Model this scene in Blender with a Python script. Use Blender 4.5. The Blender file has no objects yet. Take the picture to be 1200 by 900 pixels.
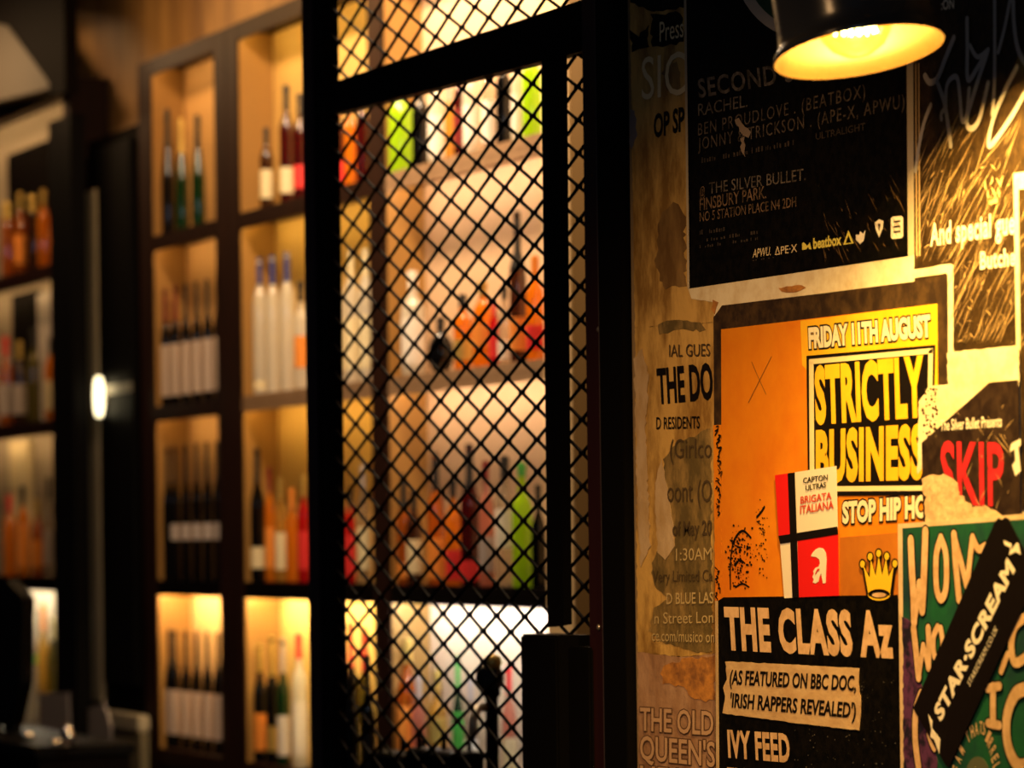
import bpy, bmesh, math, random
from mathutils import Vector, Matrix

C = bpy.context.scene.collection
rnd = random.Random(7)

# ------------------------------------------------------------------ camera
F = 3940.0                      # focal length in pixels of the 1200 x 900 frame
ROLL = 0.013
CAM = Vector((0, 0, 1.40))
HYP = math.hypot(1800.0, F)
S_, K_ = F / HYP, 1800.0 / HYP
FWD = Vector((-S_, K_, 0)); RGT = Vector((K_, S_, 0)); UPV = Vector((0, 0, 1))
cr, sr = math.cos(ROLL), math.sin(ROLL)
camd = bpy.data.cameras.new('camera'); cam = bpy.data.objects.new('camera', camd); C.objects.link(cam)
ax = RGT * cr - UPV * sr; ay = RGT * sr + UPV * cr; az = -FWD
cam.matrix_world = Matrix(((ax.x, ay.x, az.x, CAM.x), (ax.y, ay.y, az.y, CAM.y), (ax.z, ay.z, az.z, CAM.z), (0, 0, 0, 1)))
camd.sensor_width = 36; camd.lens = F * 36 / 1200
camd.shift_y = (625 - 450) / 1200.0
camd.clip_start = 0.05
camd.dof.use_dof = True
camd.dof.focus_distance = 4.12
camd.dof.aperture_fstop = camd.lens / 23.0
bpy.context.scene.camera = cam

def ray(x, y):
    u, v = x - 600.0, y - 625.0
    a = u * cr - v * sr; b = v * cr + u * sr
    return FWD * F + RGT * a - UPV * b
def at(x, y, Y):                # the point of the plane Y = const seen at photo pixel (x, y)
    d = ray(x, y); return CAM + d * (Y / d.y)
def scale_at(p):                # photo pixels per metre at a point
    return F / (p - CAM).dot(FWD)

WALL_Y = 1.965
SHELF_F, SHELF_B = 2.635, 2.722
BOT_Y = 2.660

# ------------------------------------------------------------------ world, exposure, added fill lamps
sc = bpy.context.scene
sc.view_settings.view_transform = 'Standard'
try: sc.view_settings.look = 'None'
except Exception: pass
sc.view_settings.exposure = 0.0
sc.view_settings.gamma = 1.0
sc.view_settings.use_curve_mapping = False
w = bpy.data.worlds.new('world'); sc.world = w; w.use_nodes = True
w.node_tree.nodes['Background'].inputs[0].default_value = (0.75, 0.8, 1.0, 1)
w.node_tree.nodes['Background'].inputs[1].default_value = 0.008

BULB_W = 78.0          # poster lamp
STRIP_LOW = 110.0      # under-shelf strip lights of the bottom bay
STRIP_UP = 13.0
def area(name, loc, target, sx, sy, watts, col):
    l = bpy.data.lights.new(name, 'AREA'); l.shape = 'RECTANGLE'; l.size = sx; l.size_y = sy; l.energy = watts; l.color = col
    o = bpy.data.objects.new(name, l); C.objects.link(o); o.location = loc
    o.rotation_euler = (Vector(target) - Vector(loc)).to_track_quat('-Z', 'Y').to_euler()
    return o
X_A = at(560, 500, BOT_Y).x; X_B = at(220, 500, BOT_Y).x
area('aisle_fill', (X_A, 2.22, 2.80), (X_A, 2.72, 1.75), 1.2, 0.12, 42.0, (1.0, 0.70, 0.42))  # ceiling fills added above the aisle to brighten the shelves
area('aisle_fill', (X_B + 0.3, 2.22, 2.80), (X_B + 0.3, 2.72, 1.75), 1.4, 0.12, 9.0, (1.0, 0.56, 0.19))
area('aisle_fill', (at(40, 500, BOT_Y).x, 2.2, 2.80), (at(40, 500, BOT_Y).x, 2.72, 1.75), 0.8, 0.12, 7.0, (1.0, 0.60, 0.28))
# warm fill spot added out of frame, aimed at the lower poster wall
sp = bpy.data.lights.new('fill_spot', 'SPOT'); sp.energy = 215.0; sp.color = (1.0, 0.56, 0.23); sp.spot_size = math.radians(34); sp.spot_blend = 1.0; sp.shadow_soft_size = 0.06
spo = bpy.data.objects.new('fill_spot', sp); C.objects.link(spo); spo.location = (-2.4, 0.2, 2.6)
spo.rotation_euler = (at(880, 760, WALL_Y) - spo.location).to_track_quat('-Z', 'Y').to_euler()

# cool fill added behind the camera: faint grey light and a sheen on the shade
area('cool_fill', (0.9, -0.6, 2.7), at(1040, 100, WALL_Y), 0.5, 0.3, 9.0, (0.72, 0.85, 1.0))

# ------------------------------------------------------------------ materials
MATS = {}
def mat(name, col, rough=0.6, metal=0.0, emit=None, emit_s=0.0, noise=None, bump=0.0, bscale=60.0, spec=0.5):
    if name in MATS: return MATS[name]
    m = bpy.data.materials.new(name); m.use_nodes = True; MATS[name] = m
    nt = m.node_tree; b = nt.nodes['Principled BSDF']
    b.inputs['Base Color'].default_value = (*col, 1); b.inputs['Roughness'].default_value = rough; b.inputs['Metallic'].default_value = metal
    b.inputs['Specular IOR Level'].default_value = spec
    if emit:
        b.inputs['Emission Color'].default_value = (*emit, 1); b.inputs['Emission Strength'].default_value = emit_s
    if noise or bump:
        tc = nt.nodes.new('ShaderNodeTexCoord')
    if noise:                   # (second colour, scale, lo, hi, stretch)
        c2, s, lo, hi, st = noise
        mp = nt.nodes.new('ShaderNodeMapping'); mp.inputs['Scale'].default_value = st
        nt.links.new(tc.outputs['Object'], mp.inputs['Vector'])
        n = nt.nodes.new('ShaderNodeTexNoise'); n.inputs['Scale'].default_value = s; n.inputs['Detail'].default_value = 8; n.inputs['Roughness'].default_value = 0.65
        nt.links.new(mp.outputs[0], n.inputs['Vector'])
        r = nt.nodes.new('ShaderNodeValToRGB'); r.color_ramp.elements[0].position = lo; r.color_ramp.elements[1].position = hi
        r.color_ramp.elements[0].color = (*c2, 1); r.color_ramp.elements[1].color = (*col, 1)
        nt.links.new(n.outputs['Fac'], r.inputs[0]); nt.links.new(r.outputs[0], b.inputs['Base Color'])
    if bump:
        n2 = nt.nodes.new('ShaderNodeTexNoise'); n2.inputs['Scale'].default_value = bscale; n2.inputs['Detail'].default_value = 6
        nt.links.new(tc.outputs['Object'], n2.inputs['Vector'])
        bp = nt.nodes.new('ShaderNodeBump'); bp.inputs['Strength'].default_value = bump; bp.inputs['Distance'].default_value = 0.004
        nt.links.new(n2.outputs['Fac'], bp.inputs['Height']); nt.links.new(bp.outputs[0], b.inputs['Normal'])
    return m
def glass(name, col, body=0.3, dcol=None, gloss=0.08):
    """tinted bottle glass: clear tint, some milky scatter, a sharp gloss"""
    if name in MATS: return MATS[name]
    m = bpy.data.materials.new(name); m.use_nodes = True; MATS[name] = m
    nt = m.node_tree; nt.nodes.remove(nt.nodes['Principled BSDF']); out = nt.nodes['Material Output']
    t = nt.nodes.new('ShaderNodeBsdfTransparent'); t.inputs[0].default_value = (*col, 1)
    d = nt.nodes.new('ShaderNodeBsdfDiffuse'); d.inputs[0].default_value = (*(dcol or col), 1)
    tr = nt.nodes.new('ShaderNodeBsdfTranslucent'); tr.inputs[0].default_value = (*(dcol or col), 1)
    mx0 = nt.nodes.new('ShaderNodeMixShader'); mx0.inputs[0].default_value = 0.5
    nt.links.new(d.outputs[0], mx0.inputs[1]); nt.links.new(tr.outputs[0], mx0.inputs[2])
    mx = nt.nodes.new('ShaderNodeMixShader'); mx.inputs[0].default_value = body
    nt.links.new(t.outputs[0], mx.inputs[1]); nt.links.new(mx0.outputs[0], mx.inputs[2])
    g = nt.nodes.new('ShaderNodeBsdfGlossy'); g.inputs['Roughness'].default_value = 0.08
    lw = nt.nodes.new('ShaderNodeLayerWeight'); lw.inputs[0].default_value = 0.25
    ma = nt.nodes.new('ShaderNodeMath'); ma.operation = 'MULTIPLY_ADD'; ma.inputs[1].default_value = 0.45; ma.inputs[2].default_value = gloss
    nt.links.new(lw.outputs['Fresnel'], ma.inputs[0])
    mg = nt.nodes.new('ShaderNodeMixShader')
    nt.links.new(ma.outputs[0], mg.inputs[0]); nt.links.new(mx.outputs[0], mg.inputs[1]); nt.links.new(g.outputs[0], mg.inputs[2])
    nt.links.new(mg.outputs[0], out.inputs[0])
    return m

# wall papers and inks
CREAM = mat('cream_paper', (0.78, 0.70, 0.50), 0.7, noise=((0.62, 0.50, 0.30), 40, 0.30, 0.60, (1, 1, 1)), bump=0.15)
TAN = mat('tan_paper', (0.60, 0.38, 0.11), 0.6, noise=((0.26, 0.14, 0.03), 17, 0.41, 0.57, (1, 1, 0.4)), bump=0.5, bscale=30)
PALE_TAN = mat('pale_tan_paper', (0.56, 0.42, 0.26), 0.65, noise=((0.42, 0.28, 0.13), 30, 0.35, 0.65, (1, 1, 0.5)), bump=0.3)
PINK_TAN = mat('pinkish_tan_paper', (0.44, 0.27, 0.17), 0.6, noise=((0.24, 0.12, 0.06), 26, 0.34, 0.66, (1, 1, 0.4)), bump=0.4)
RUST = mat('rust_stain', (0.55, 0.24, 0.05), 0.6, noise=((0.22, 0.09, 0.03), 30, 0.38, 0.62, (1, 1, 1.6)), bump=0.3)
OLIVE = mat('olive_ink', (0.12, 0.085, 0.030), 0.5, noise=((0.30, 0.20, 0.07), 34, 0.36, 0.56, (1, 1, 0.5)), bump=0.3)
BROWN_STAIN = mat('brown_stain', (0.14, 0.075, 0.022), 0.5, noise=((0.34, 0.21, 0.07), 22, 0.32, 0.6, (1, 1, 0.4)))
BLACK = mat('black_ink', (0.0018, 0.0017, 0.0017), 0.42, noise=((0.005, 0.004, 0.003), 90, 0.4, 0.6, (1, 1, 1)), bump=0.12, bscale=120, spec=0.15)
WORN_BLACK = mat('worn_black_ink', (0.015, 0.0085, 0.004), 0.36, noise=((0.048, 0.028, 0.010), 160, 0.36, 0.64, (1, 1, 0.8)), bump=0.12, bscale=160)
INK = mat('letter_black', (0.006, 0.004, 0.004), 0.5, spec=0.2)
FADED_INK = mat('faded_ink', (0.07, 0.045, 0.020), 0.6)
ORANGE = mat('orange_print', (0.80, 0.28, 0.008), 0.5, noise=((0.68, 0.175, 0.005), 9, 0.32, 0.66, (1, 1, 1)), bump=0.1)
RUST_PRINT = mat('dark_orange_print', (0.50, 0.17, 0.012), 0.55, noise=((0.40, 0.12, 0.01), 20, 0.35, 0.65, (1, 1, 1)))
YELLOW = mat('yellow_print', (0.86, 0.56, 0.02), 0.5, noise=((0.84, 0.42, 0.015), 14, 0.35, 0.62, (1, 1, 1)))
CROWN_Y = mat('crown_yellow', (0.80, 0.52, 0.02), 0.5)
RED = mat('red_print', (0.72, 0.012, 0.012), 0.45)
SKIP_RED = mat('dull_red_print', (0.60, 0.020, 0.030), 0.5, noise=((0.34, 0.012, 0.02), 60, 0.32, 0.55, (1, 1, 1)))
WHITE = mat('white_print', (0.80, 0.74, 0.62), 0.55)
GREY_PRINT = mat('grey_print', (0.19, 0.16, 0.135), 0.6, noise=((0.05, 0.04, 0.03), 90, 0.40, 0.60, (1, 1, 1)))
DIM_PRINT = mat('dim_grey_print', (0.07, 0.05, 0.04), 0.6, noise=((0.03, 0.025, 0.02), 120, 0.40, 0.62, (1, 1, 1)))
LEMON = mat('lemon_print', (0.80, 0.70, 0.12), 0.6)
PEACH = mat('peach_print', (0.70, 0.47, 0.27), 0.55, noise=((0.52, 0.32, 0.16), 60, 0.35, 0.6, (1, 1, 1)))
MARKER = mat('silver_marker', (0.42, 0.385, 0.37), 0.5)
GREEN = mat('green_print', (0.008, 0.100, 0.040), 0.5, noise=((0.008, 0.022, 0.045), 8, 0.36, 0.60, (1, 1, 0.8)), bump=0.15)
GREEN_DARK = mat('dark_green_print', (0.008, 0.055, 0.020), 0.5)
PURPLE = mat('purple_print', (0.10, 0.030, 0.10), 0.5, noise=((0.010, 0.008, 0.022), 60, 0.42, 0.56, (1, 1, 1)))
TAPE = mat('masking_tape', (0.62, 0.44, 0.24), 0.55, noise=((0.50, 0.32, 0.16), 30, 0.35, 0.6, (1, 1, 3)), bump=0.3)
SCRATCH_GLINT = mat('scratch_glint', (0.62, 0.42, 0.20), 0.5)  # pale tone holds the lamp glint on real scratches
LILAC = mat('lilac_grey_paper', (0.20, 0.18, 0.20), 0.6)
# room
PLASTER = mat('plaster', (0.30, 0.21, 0.11), 0.8, noise=((0.18, 0.12, 0.06), 6, 0.3, 0.7, (1, 1, 1)), bump=0.3)
FASCIA = mat('amber_wall_paint', (0.52, 0.30, 0.11), 0.6, noise=((0.14, 0.065, 0.03), 5, 0.34, 0.66, (1.6, 1, 0.25)))
CEIL = mat('ceiling_paint', (0.34, 0.30, 0.24), 0.8)
FLOORM = mat('floor_boards', (0.06, 0.035, 0.02), 0.5, noise=((0.03, 0.018, 0.01), 6, 0.3, 0.7, (1, 8, 1)))
STEEL_BLACK = mat('black_steel', (0.003, 0.0027, 0.003), 0.5, spec=0.04)
STEEL_LIT = mat('lit_plum_steel', (0.035, 0.020, 0.028), 0.45, spec=0.2)  # plum tone stands for light on the post front
OXBLOOD = mat('oxblood_paint', (0.020, 0.0035, 0.0035), 0.42)
WIRE = mat('mesh_wire', (0.0025, 0.002, 0.0025), 0.6, spec=0.03)
WOOD = mat('dark_red_wood', (0.022, 0.0058, 0.0022), 0.5, noise=((0.009, 0.003, 0.0015), 10, 0.3, 0.7, (6, 6, 0.5)), spec=0.12)
PALE_WOOD = mat('pale_shelf_wood', (0.30, 0.19, 0.11), 0.55, noise=((0.22, 0.13, 0.07), 10, 0.3, 0.7, (6, 6, 0.5)), spec=0.15)
WOOD_BLACK = mat('near_black_wood', (0.003, 0.002, 0.002), 0.7, spec=0.02)
PANEL_AMBER = mat('amber_panel', (0.62, 0.40, 0.13), 0.7)
PANEL_TAN = mat('tan_panel', (0.56, 0.38, 0.235), 0.7)
PANEL_HONEY = mat('honey_panel', (0.60, 0.36, 0.15), 0.7)
PANEL_GREY = mat('greyish_panel', (0.34, 0.28, 0.20), 0.7)
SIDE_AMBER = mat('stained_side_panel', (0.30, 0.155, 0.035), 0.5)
BRASS = mat('dull_metal_trim', (0.24, 0.20, 0.14), 0.35, metal=0.6)
BRUSHED = mat('brushed_steel', (0.40, 0.36, 0.28), 0.4, metal=0.5)
SHADE_OUT = mat('shade_enamel_black', (0.020, 0.021, 0.024), 0.22, spec=0.6)
SHADE_IN = mat('shade_lining_gold', (0.016, 0.0085, 0.0018), 0.5, spec=0.1)

# ------------------------------------------------------------------ object helpers
def link(name, bm, mats, parent=None, smooth=False):
    me = bpy.data.meshes.new(name)
    bmesh.ops.recalc_face_normals(bm, faces=bm.faces[:]) if len(bm.faces) and smooth else None
    bm.to_mesh(me); bm.free()
    for m in (mats if isinstance(mats, (list, tuple)) else [mats]): me.materials.append(m)
    if smooth:
        for p in me.polygons: p.use_smooth = True
    o = bpy.data.objects.new(name, me); C.objects.link(o)
    if parent is not None:
        o.parent = parent; o.matrix_parent_inverse = parent.matrix_world.inverted()
    return o
def tag(o, label, cat, group=None, kind=None):
    if label: o['label'] = label
    if cat: o['category'] = cat
    if group: o['group'] = group
    if kind: o['kind'] = kind
    return o
def empty(name, loc, label, cat, group=None):
    o = bpy.data.objects.new(name, None); C.objects.link(o); o.location = loc
    o.matrix_world = Matrix.Translation(loc); o.empty_display_size = 0.05
    return tag(o, label, cat, group)
def struct(name, bm, m, label=None):
    o = link(name, bm, m); o['kind'] = 'structure'
    o['label'] = label or name.replace('_', ' '); o['category'] = 'room'
    return o
def bx(bm, x0, x1, y0, y1, z0, z1, mi=0):
    vs = [bm.verts.new((x, y, z)) for x in (x0, x1) for y in (y0, y1) for z in (z0, z1)]
    for f in ((0, 1, 3, 2), (4, 6, 7, 5), (0, 4, 5, 1), (2, 3, 7, 6), (0, 2, 6, 4), (1, 5, 7, 3)):
        bm.faces.new([vs[i] for i in f]).material_index = mi
def box(x0, x1, y0, y1, z0, z1, bev=0.0):
    bm = bmesh.new(); bx(bm, min(x0, x1), max(x0, x1), min(y0, y1), max(y0, y1), min(z0, z1), max(z0, z1))
    if bev: bmesh.ops.bevel(bm, geom=bm.edges[:], offset=bev, segments=2, affect='EDGES')
    return bm
def prism(pts, Y0, Y1, bm=None):
    """a solid whose front outline is traced on the plane Y0 and which runs back to Y1"""
    bm = bm or bmesh.new()
    f = [at(x, y, Y0) for x, y in pts]
    a = [bm.verts.new(p) for p in f]; b = [bm.verts.new((p.x, Y1, p.z)) for p in f]
    bm.faces.new(a); bm.faces.new(b[::-1])
    for i in range(len(a)):
        j = (i + 1) % len(a); bm.faces.new((a[j], a[i], b[i], b[j]))
    return bm
def tube(bm, pts, r, n=8, closed=False, mi=0):
    rings = []
    N = len(pts)
    for i, p in enumerate(pts):
        p = Vector(p)
        if closed: t = Vector(pts[(i + 1) % N]) - Vector(pts[i - 1])
        else: t = Vector(pts[min(i + 1, N - 1)]) - Vector(pts[max(i - 1, 0)])
        t.normalize(); u = t.cross(Vector((0.31, 0.17, 0.93)))
        if u.length < 1e-4: u = t.cross(Vector((1, 0, 0)))
        u.normalize(); v = t.cross(u)
        rr = r[i] if isinstance(r, (list, tuple)) else r
        rings.append([bm.verts.new(p + (u * math.cos(2 * math.pi * k / n) + v * math.sin(2 * math.pi * k / n)) * rr) for k in range(n)])
    for i in range(N if closed else N - 1):
        A, B = rings[i], rings[(i + 1) % N]
        for k in range(n):
            bm.faces.new((A[k], A[(k + 1) % n], B[(k + 1) % n], B[k])).material_index = mi
    if not closed:
        bm.faces.new(rings[0][::-1]); bm.faces.new(rings[-1])
def lathe(bm, prof, n=20, origin=Vector((0, 0, 0)), axis=None):
    """prof: (radius, height); axis: unit vector of +height"""
    if axis is None: R = Matrix.Identity(3)
    else: R = Vector((0, 0, 1)).rotation_difference(axis).to_matrix()
    rings = []
    for r, h in prof:
        if r < 1e-5: rings.append([bm.verts.new(origin + R @ Vector((0, 0, h)))])
        else: rings.append([bm.verts.new(origin + R @ Vector((r * math.cos(2 * math.pi * k / n), r * math.sin(2 * math.pi * k / n), h))) for k in range(n)])
    for A, B in zip(rings, rings[1:]):
        for k in range(n):
            k2 = (k + 1) % n
            if len(A) == 1 and len(B) == 1: continue
            if len(A) == 1: bm.faces.new((A[0], B[k2], B[k]))
            elif len(B) == 1: bm.faces.new((A[k], A[k2], B[0]))
            else: bm.faces.new((A[k], A[k2], B[k2], B[k]))
    return bm

# ------------------------------------------------------------------ things on the poster wall: sheets, prints, lettering
LAY = 0.0005
def ly(k): return WALL_Y - 0.0006 - k * LAY
def sheet(pts, k, bm=None, mi=0, back=0.00035, jit=0.0, seed=1):
    """a sheet of paper (with thickness) of traced outline, k layers off the wall; jit roughens torn edges"""
    bm = bm or bmesh.new(); Y = ly(k)
    if jit:
        rr = random.Random(seed); q = []
        for i, (x, y) in enumerate(pts):
            x2, y2 = pts[(i + 1) % len(pts)]
            n = max(1, int(math.hypot(x2 - x, y2 - y) / 5))
            for s in range(n):
                t = s / n; q.append((x + (x2 - x) * t + rr.uniform(-jit, jit), y + (y2 - y) * t + rr.uniform(-jit, jit)))
        pts = q
    p = [at(x, y, Y) for x, y in pts]
    a = [bm.verts.new(v) for v in p]; b = [bm.verts.new((v.x, Y + back, v.z)) for v in p]
    f = bm.faces.new(a); f.material_index = mi
    if f.normal.length == 0: f.normal_update()
    g = bm.faces.new(b[::-1]); g.material_index = mi
    for i in range(len(a)):
        j = (i + 1) % len(a); bm.faces.new((a[j], a[i], b[i], b[j])).material_index = mi
    return bm
FLATS = [0]
def flat(bm, pts, k):
    FLATS[0] = (FLATS[0] + 1) % 37; Y = ly(k) - FLATS[0] * 0.00001; bm.faces.new([bm.verts.new(at(x, y, Y)) for x, y in pts])
STROKES = [0]
def stroke(bm, pts, wd, k, taper=False):
    """a pen or brush stroke of px width wd along px points (rounded ends)"""
    Y = ly(k)
    w3 = [at(x, y, Y) for x, y in pts]
    out = []; caps = []
    for i in range(len(w3) - 1):                 # Catmull-Rom
        p0 = w3[max(i - 1, 0)]; p1 = w3[i]; p2 = w3[i + 1]; p3 = w3[min(i + 2, len(w3) - 1)]
        for s in range(6):
            t = s / 6; out.append(0.5 * ((2 * p1) + (p2 - p0) * t + (2 * p0 - 5 * p1 + 4 * p2 - p3) * t * t + (3 * p1 - p0 - 3 * p2 + p3) * t ** 3))
    out.append(w3[-1])
    hw = wd * 1.35 / scale_at(w3[0]) / 2
    L, R = [], []
    n = len(out); lift = STROKES[0] * 0.00004; STROKES[0] = (STROKES[0] + 1) % 5
    for i, p in enumerate(out):
        d = out[min(i + 1, n - 1)] - out[max(i - 1, 0)]
        d = Vector((d.x, 0, d.z)); d.normalize(); nrm = Vector((d.z, 0, -d.x))
        h = hw * (1 - 0.7 * i / n) if taper else hw
        q = p - Vector((0, lift + 0.00022 * i / n, 0))      # later ink lies on top of earlier ink
        L.append(bm.verts.new(q + nrm * h)); R.append(bm.verts.new(q - nrm * h))
        if i in (0, n - 1): caps.append((q, d * (-1 if i == 0 else 1), nrm, h, L[-1], R[-1]))
    for i in range(n - 1): bm.faces.new((L[i], L[i + 1], R[i + 1], R[i]))
    for q, d, nrm, h, a, b in caps:
        arc = [bm.verts.new(q + (nrm * math.cos(t) + d * math.sin(t)) * h) for t in [math.pi * k / 7 for k in range(1, 7)]]
        bm.faces.new([a] + arc + [b])
_tc = {}
def glyphs(s, bold, extra, shear=0.0, space=1.0):
    """outline of a line of text as 2-D triangles, scaled so that its width is 1 and its capitals are 1 high"""
    def raw(t, off):
        key = (t, off, shear, space)
        if key in _tc: return _tc[key]
        cu = bpy.data.curves.new('t', 'FONT'); cu.body = t; cu.offset = off; cu.shear = shear; cu.space_character = space; cu.resolution_u = 3
        ob = bpy.data.objects.new('t', cu); C.objects.link(ob)
        dg = bpy.context.evaluated_depsgraph_get(); dg.update()
        me = bpy.data.meshes.new_from_object(ob.evaluated_get(dg))
        v = [(q.co.x, q.co.y) for q in me.vertices]; f = [tuple(p.vertices) for p in me.polygons]
        bpy.data.objects.remove(ob); bpy.data.curves.remove(cu); bpy.data.meshes.remove(me)
        _tc[key] = (v, f); return v, f
    v0, _ = raw(s, bold); v, f = raw(s, bold + extra); h, _ = raw('H', bold)
    x0 = min(q[0] for q in v0); x1 = max(q[0] for q in v0); y0 = min(q[1] for q in h); y1 = max(q[1] for q in h)
    return [((q[0] - x0) / (x1 - x0), (q[1] - y0) / (y1 - y0)) for q in v], f
def write(bm, s, p0, p1, top, k, bold=0.0, extra=0.0, shear=0.0, space=1.0, keep=None):
    """letter s on the wall: baseline from photo point p0 to p1, capitals as high as p0 -> top"""
    Y = ly(k); A = at(*p0, Y); B = at(*p1, Y); T = at(*top, Y)
    v, f = glyphs(s, bold, extra, shear, space)
    vs = [bm.verts.new(A + (B - A) * x + (T - A) * y) for x, y in v]
    for q in f:
        if keep and not all(keep(v[i][0], v[i][1]) for i in q): continue
        try: bm.faces.new([vs[i] for i in q])
        except ValueError: pass
def lettering(name, m, parent, lines, k):
    for a in lines:
        bm = bmesh.new(); write(bm, a[0], a[1], a[2], a[3], k, **(a[4] if len(a) > 4 else {})); o = link(name, bm, m, parent)
    return o

# ------------------------------------------------------------------ the room
XL, XR = -11.0, 0.6
xw = at(742, 500, WALL_Y).x
struct('floor', box(XL, XR, -0.6, 2.95, -0.1, 0.0), FLOORM, 'dark floor below the frame')
struct('ceiling', box(XL, XR, 0.9, 2.95, 2.95, 3.05), CEIL, 'ceiling above the bar')
struct('wall_right', box(xw, XR, WALL_Y, WALL_Y + 0.16, 0, 2.95), PLASTER, 'wall covered in layers of gig posters')
struct('wall_back', box(XL, XR, SHELF_B + 0.03, SHELF_B + 0.15, 0, 2.95), FASCIA, 'amber painted wall behind the bar shelves')
# ================================================================== back-bar shelving
ZS = [2.140, 1.722, 1.297, 0.885]            # shelf tops, highest first
ZTOP = 2.575
def px_x(x, Y, y=630): return at(x, y, Y).x
LED_C = {'warm': ((1.0, 0.63, 0.24)), 'cool': ((1.0, 0.88, 0.72))}
def led_mat(n, s, c): return mat('strip_light_' + n, (0.9, 0.85, 0.7), 0.5, emit=c, emit_s=s)
def shelving(name, label, xa, xb, stile_l, stile_r, panel, zs, led_low, led_up, zbase=0.0, ztop=ZTOP, cat='shelf unit', side=None, shelf_mats=None, right_mat=None):
    """xa, xb: photo x of the bay's outer front edges; stile_l / stile_r: photo x of the inner edges of its uprights"""
    X0, X1 = px_x(xa, SHELF_F), px_x(xb, SHELF_F); A, B = px_x(stile_l, SHELF_F), px_x(stile_r, SHELF_F)
    t = empty(name, (X0, SHELF_F, 0), label, cat)
    link('back_panel', box(A, B, SHELF_B, SHELF_B + 0.02, zs[-1], ztop), panel, t)
    link('upright', box(X0, A, SHELF_F, SHELF_B + 0.02, zbase, ztop, 0.002), [WOOD], t)
    if B < X1 - 0.004: link('upright', box(B, X1, SHELF_F, SHELF_B + 0.02, zbase, ztop, 0.002), right_mat or WOOD, t)
    link('side_lining', box(A, A + 0.004, SHELF_F + 0.004, SHELF_B, zs[-1], ztop - 0.022), side or SIDE_AMBER, t)
    bm = box(A, B, SHELF_F, SHELF_B + 0.02, ztop - 0.022, ztop); bx(bm, A, B, SHELF_F, SHELF_F + 0.007, ztop - 0.040, ztop - 0.0215); link('top_board', bm, WOOD, t)
    link('base_panel', box(A, B, SHELF_F + 0.006, SHELF_B, zbase, zs[-1] - 0.022), WOOD, t)
    for i, z in enumerate(zs):
        bm = box(A + 0.004, B, SHELF_F, SHELF_B, z - 0.022, z, 0.002); bx(bm, A + 0.004, B, SHELF_F, SHELF_F + 0.007, z - 0.037, z - 0.0215)
        link('shelf', bm, shelf_mats[i] if shelf_mats else (WOOD if i != 2 else WOOD_BLACK), t)
    tops = [ztop - 0.022] + [z - 0.022 for z in zs[:-1]]
    for i, z in enumerate(tops):
        m = led_low if i == len(tops) - 1 else led_up
        if m is None: continue
        link('strip_light', box(A + 0.02, B - 0.01, SHELF_F + 0.012, SHELF_F + 0.024, z - 0.008, z - 0.0005), m, t)
    return t
shelving('wine_rack', 'narrow dark wood rack with four shelves of wine, left of the pale bottles', 168, 271, 183, 257, PANEL_HONEY, ZS,
         led_mat('warm_bright', STRIP_LOW, (1.0, 0.66, 0.30)), led_mat('warm_dim', STRIP_UP, (1.0, 0.58, 0.20)))
shelving('spirit_shelf_unit', 'amber lined shelf bay with white blue-capped bottles, partly behind the black post', 271, 455, 285, 437, PANEL_AMBER, ZS,
         led_mat('gold_bright', STRIP_LOW, (1.0, 0.72, 0.32)), led_mat('gold_dim', STRIP_UP * 1.3, (1.0, 0.62, 0.16)), shelf_mats=[WOOD, PALE_WOOD, WOOD_BLACK, WOOD])
shelving('liquor_shelf_unit', 'wide shelf bay with tan back seen through the wire mesh', 455, 672, 456, 640, PANEL_TAN, ZS,
         led_mat('cool_bright', STRIP_LOW * 0.8, (0.90, 0.95, 1.0)), led_mat('tan_dim', STRIP_UP * 2.6, (1.0, 0.72, 0.46)), shelf_mats=[PALE_WOOD, PALE_WOOD, WOOD_BLACK, WOOD], right_mat=mat('beige_upright', (0.74, 0.54, 0.28), 0.6))
t = link('end_panel', box(px_x(673, SHELF_F), px_x(760, SHELF_F), SHELF_F, SHELF_B + 0.02, 0, ZTOP, 0.002), mat('olive_brown_wood', (0.13, 0.075, 0.025), 0.5, spec=0.1)); tag(t, 'olive brown end panel closing the wide shelf bay, behind the gate jamb', 'panel')
shelving('glassware_shelf_unit', 'dim shelf unit of orange lit bottles at the far left edge', -60, 88, -55, 80, PANEL_GREY, ZS,
         led_mat('grey_bright', STRIP_LOW * 0.6, (1.0, 0.85, 0.6)), led_mat('amber_dim', STRIP_UP * 1.0, (1.0, 0.6, 0.25)), ztop=2.62)

# black post and tall dark panel between the left unit and the wine rack
t = empty('tall_cooler', (px_x(107, SHELF_F), SHELF_F, 0), 'tall black cooler between the far left shelf unit and the wine rack', 'cooler')
link('cabinet', box(px_x(107, SHELF_F), px_x(167, SHELF_F) - 0.004, SHELF_F + 0.004, SHELF_B + 0.02, 0.0, 2.43), WOOD_BLACK, t)
link('door', box(px_x(124, SHELF_F), px_x(163, SHELF_F), SHELF_F - 0.012, SHELF_F + 0.003, 1.03, 2.40, 0.004), STEEL_BLACK, t)
link('edge_trim', box(px_x(109, SHELF_F), px_x(121, SHELF_F), SHELF_F - 0.010, SHELF_F + 0.003, 0.98, 2.30, 0.003), BRUSHED, t)
link('rail', box(px_x(124, SHELF_F), px_x(163, SHELF_F), SHELF_F - 0.016, SHELF_F - 0.0125, 1.765, 1.79), BRASS, t)['label'] = 'dull metal rail'
p = at(116, 465, SHELF_F - 0.03)  # glowing body put in for a lamp reflection on the trim
lm = empty('trim_glint', (p.x, SHELF_F - 0.012, p.z), 'glowing shape in place of a lamp reflection on the metal trim beside the black post', 'glint')
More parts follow.
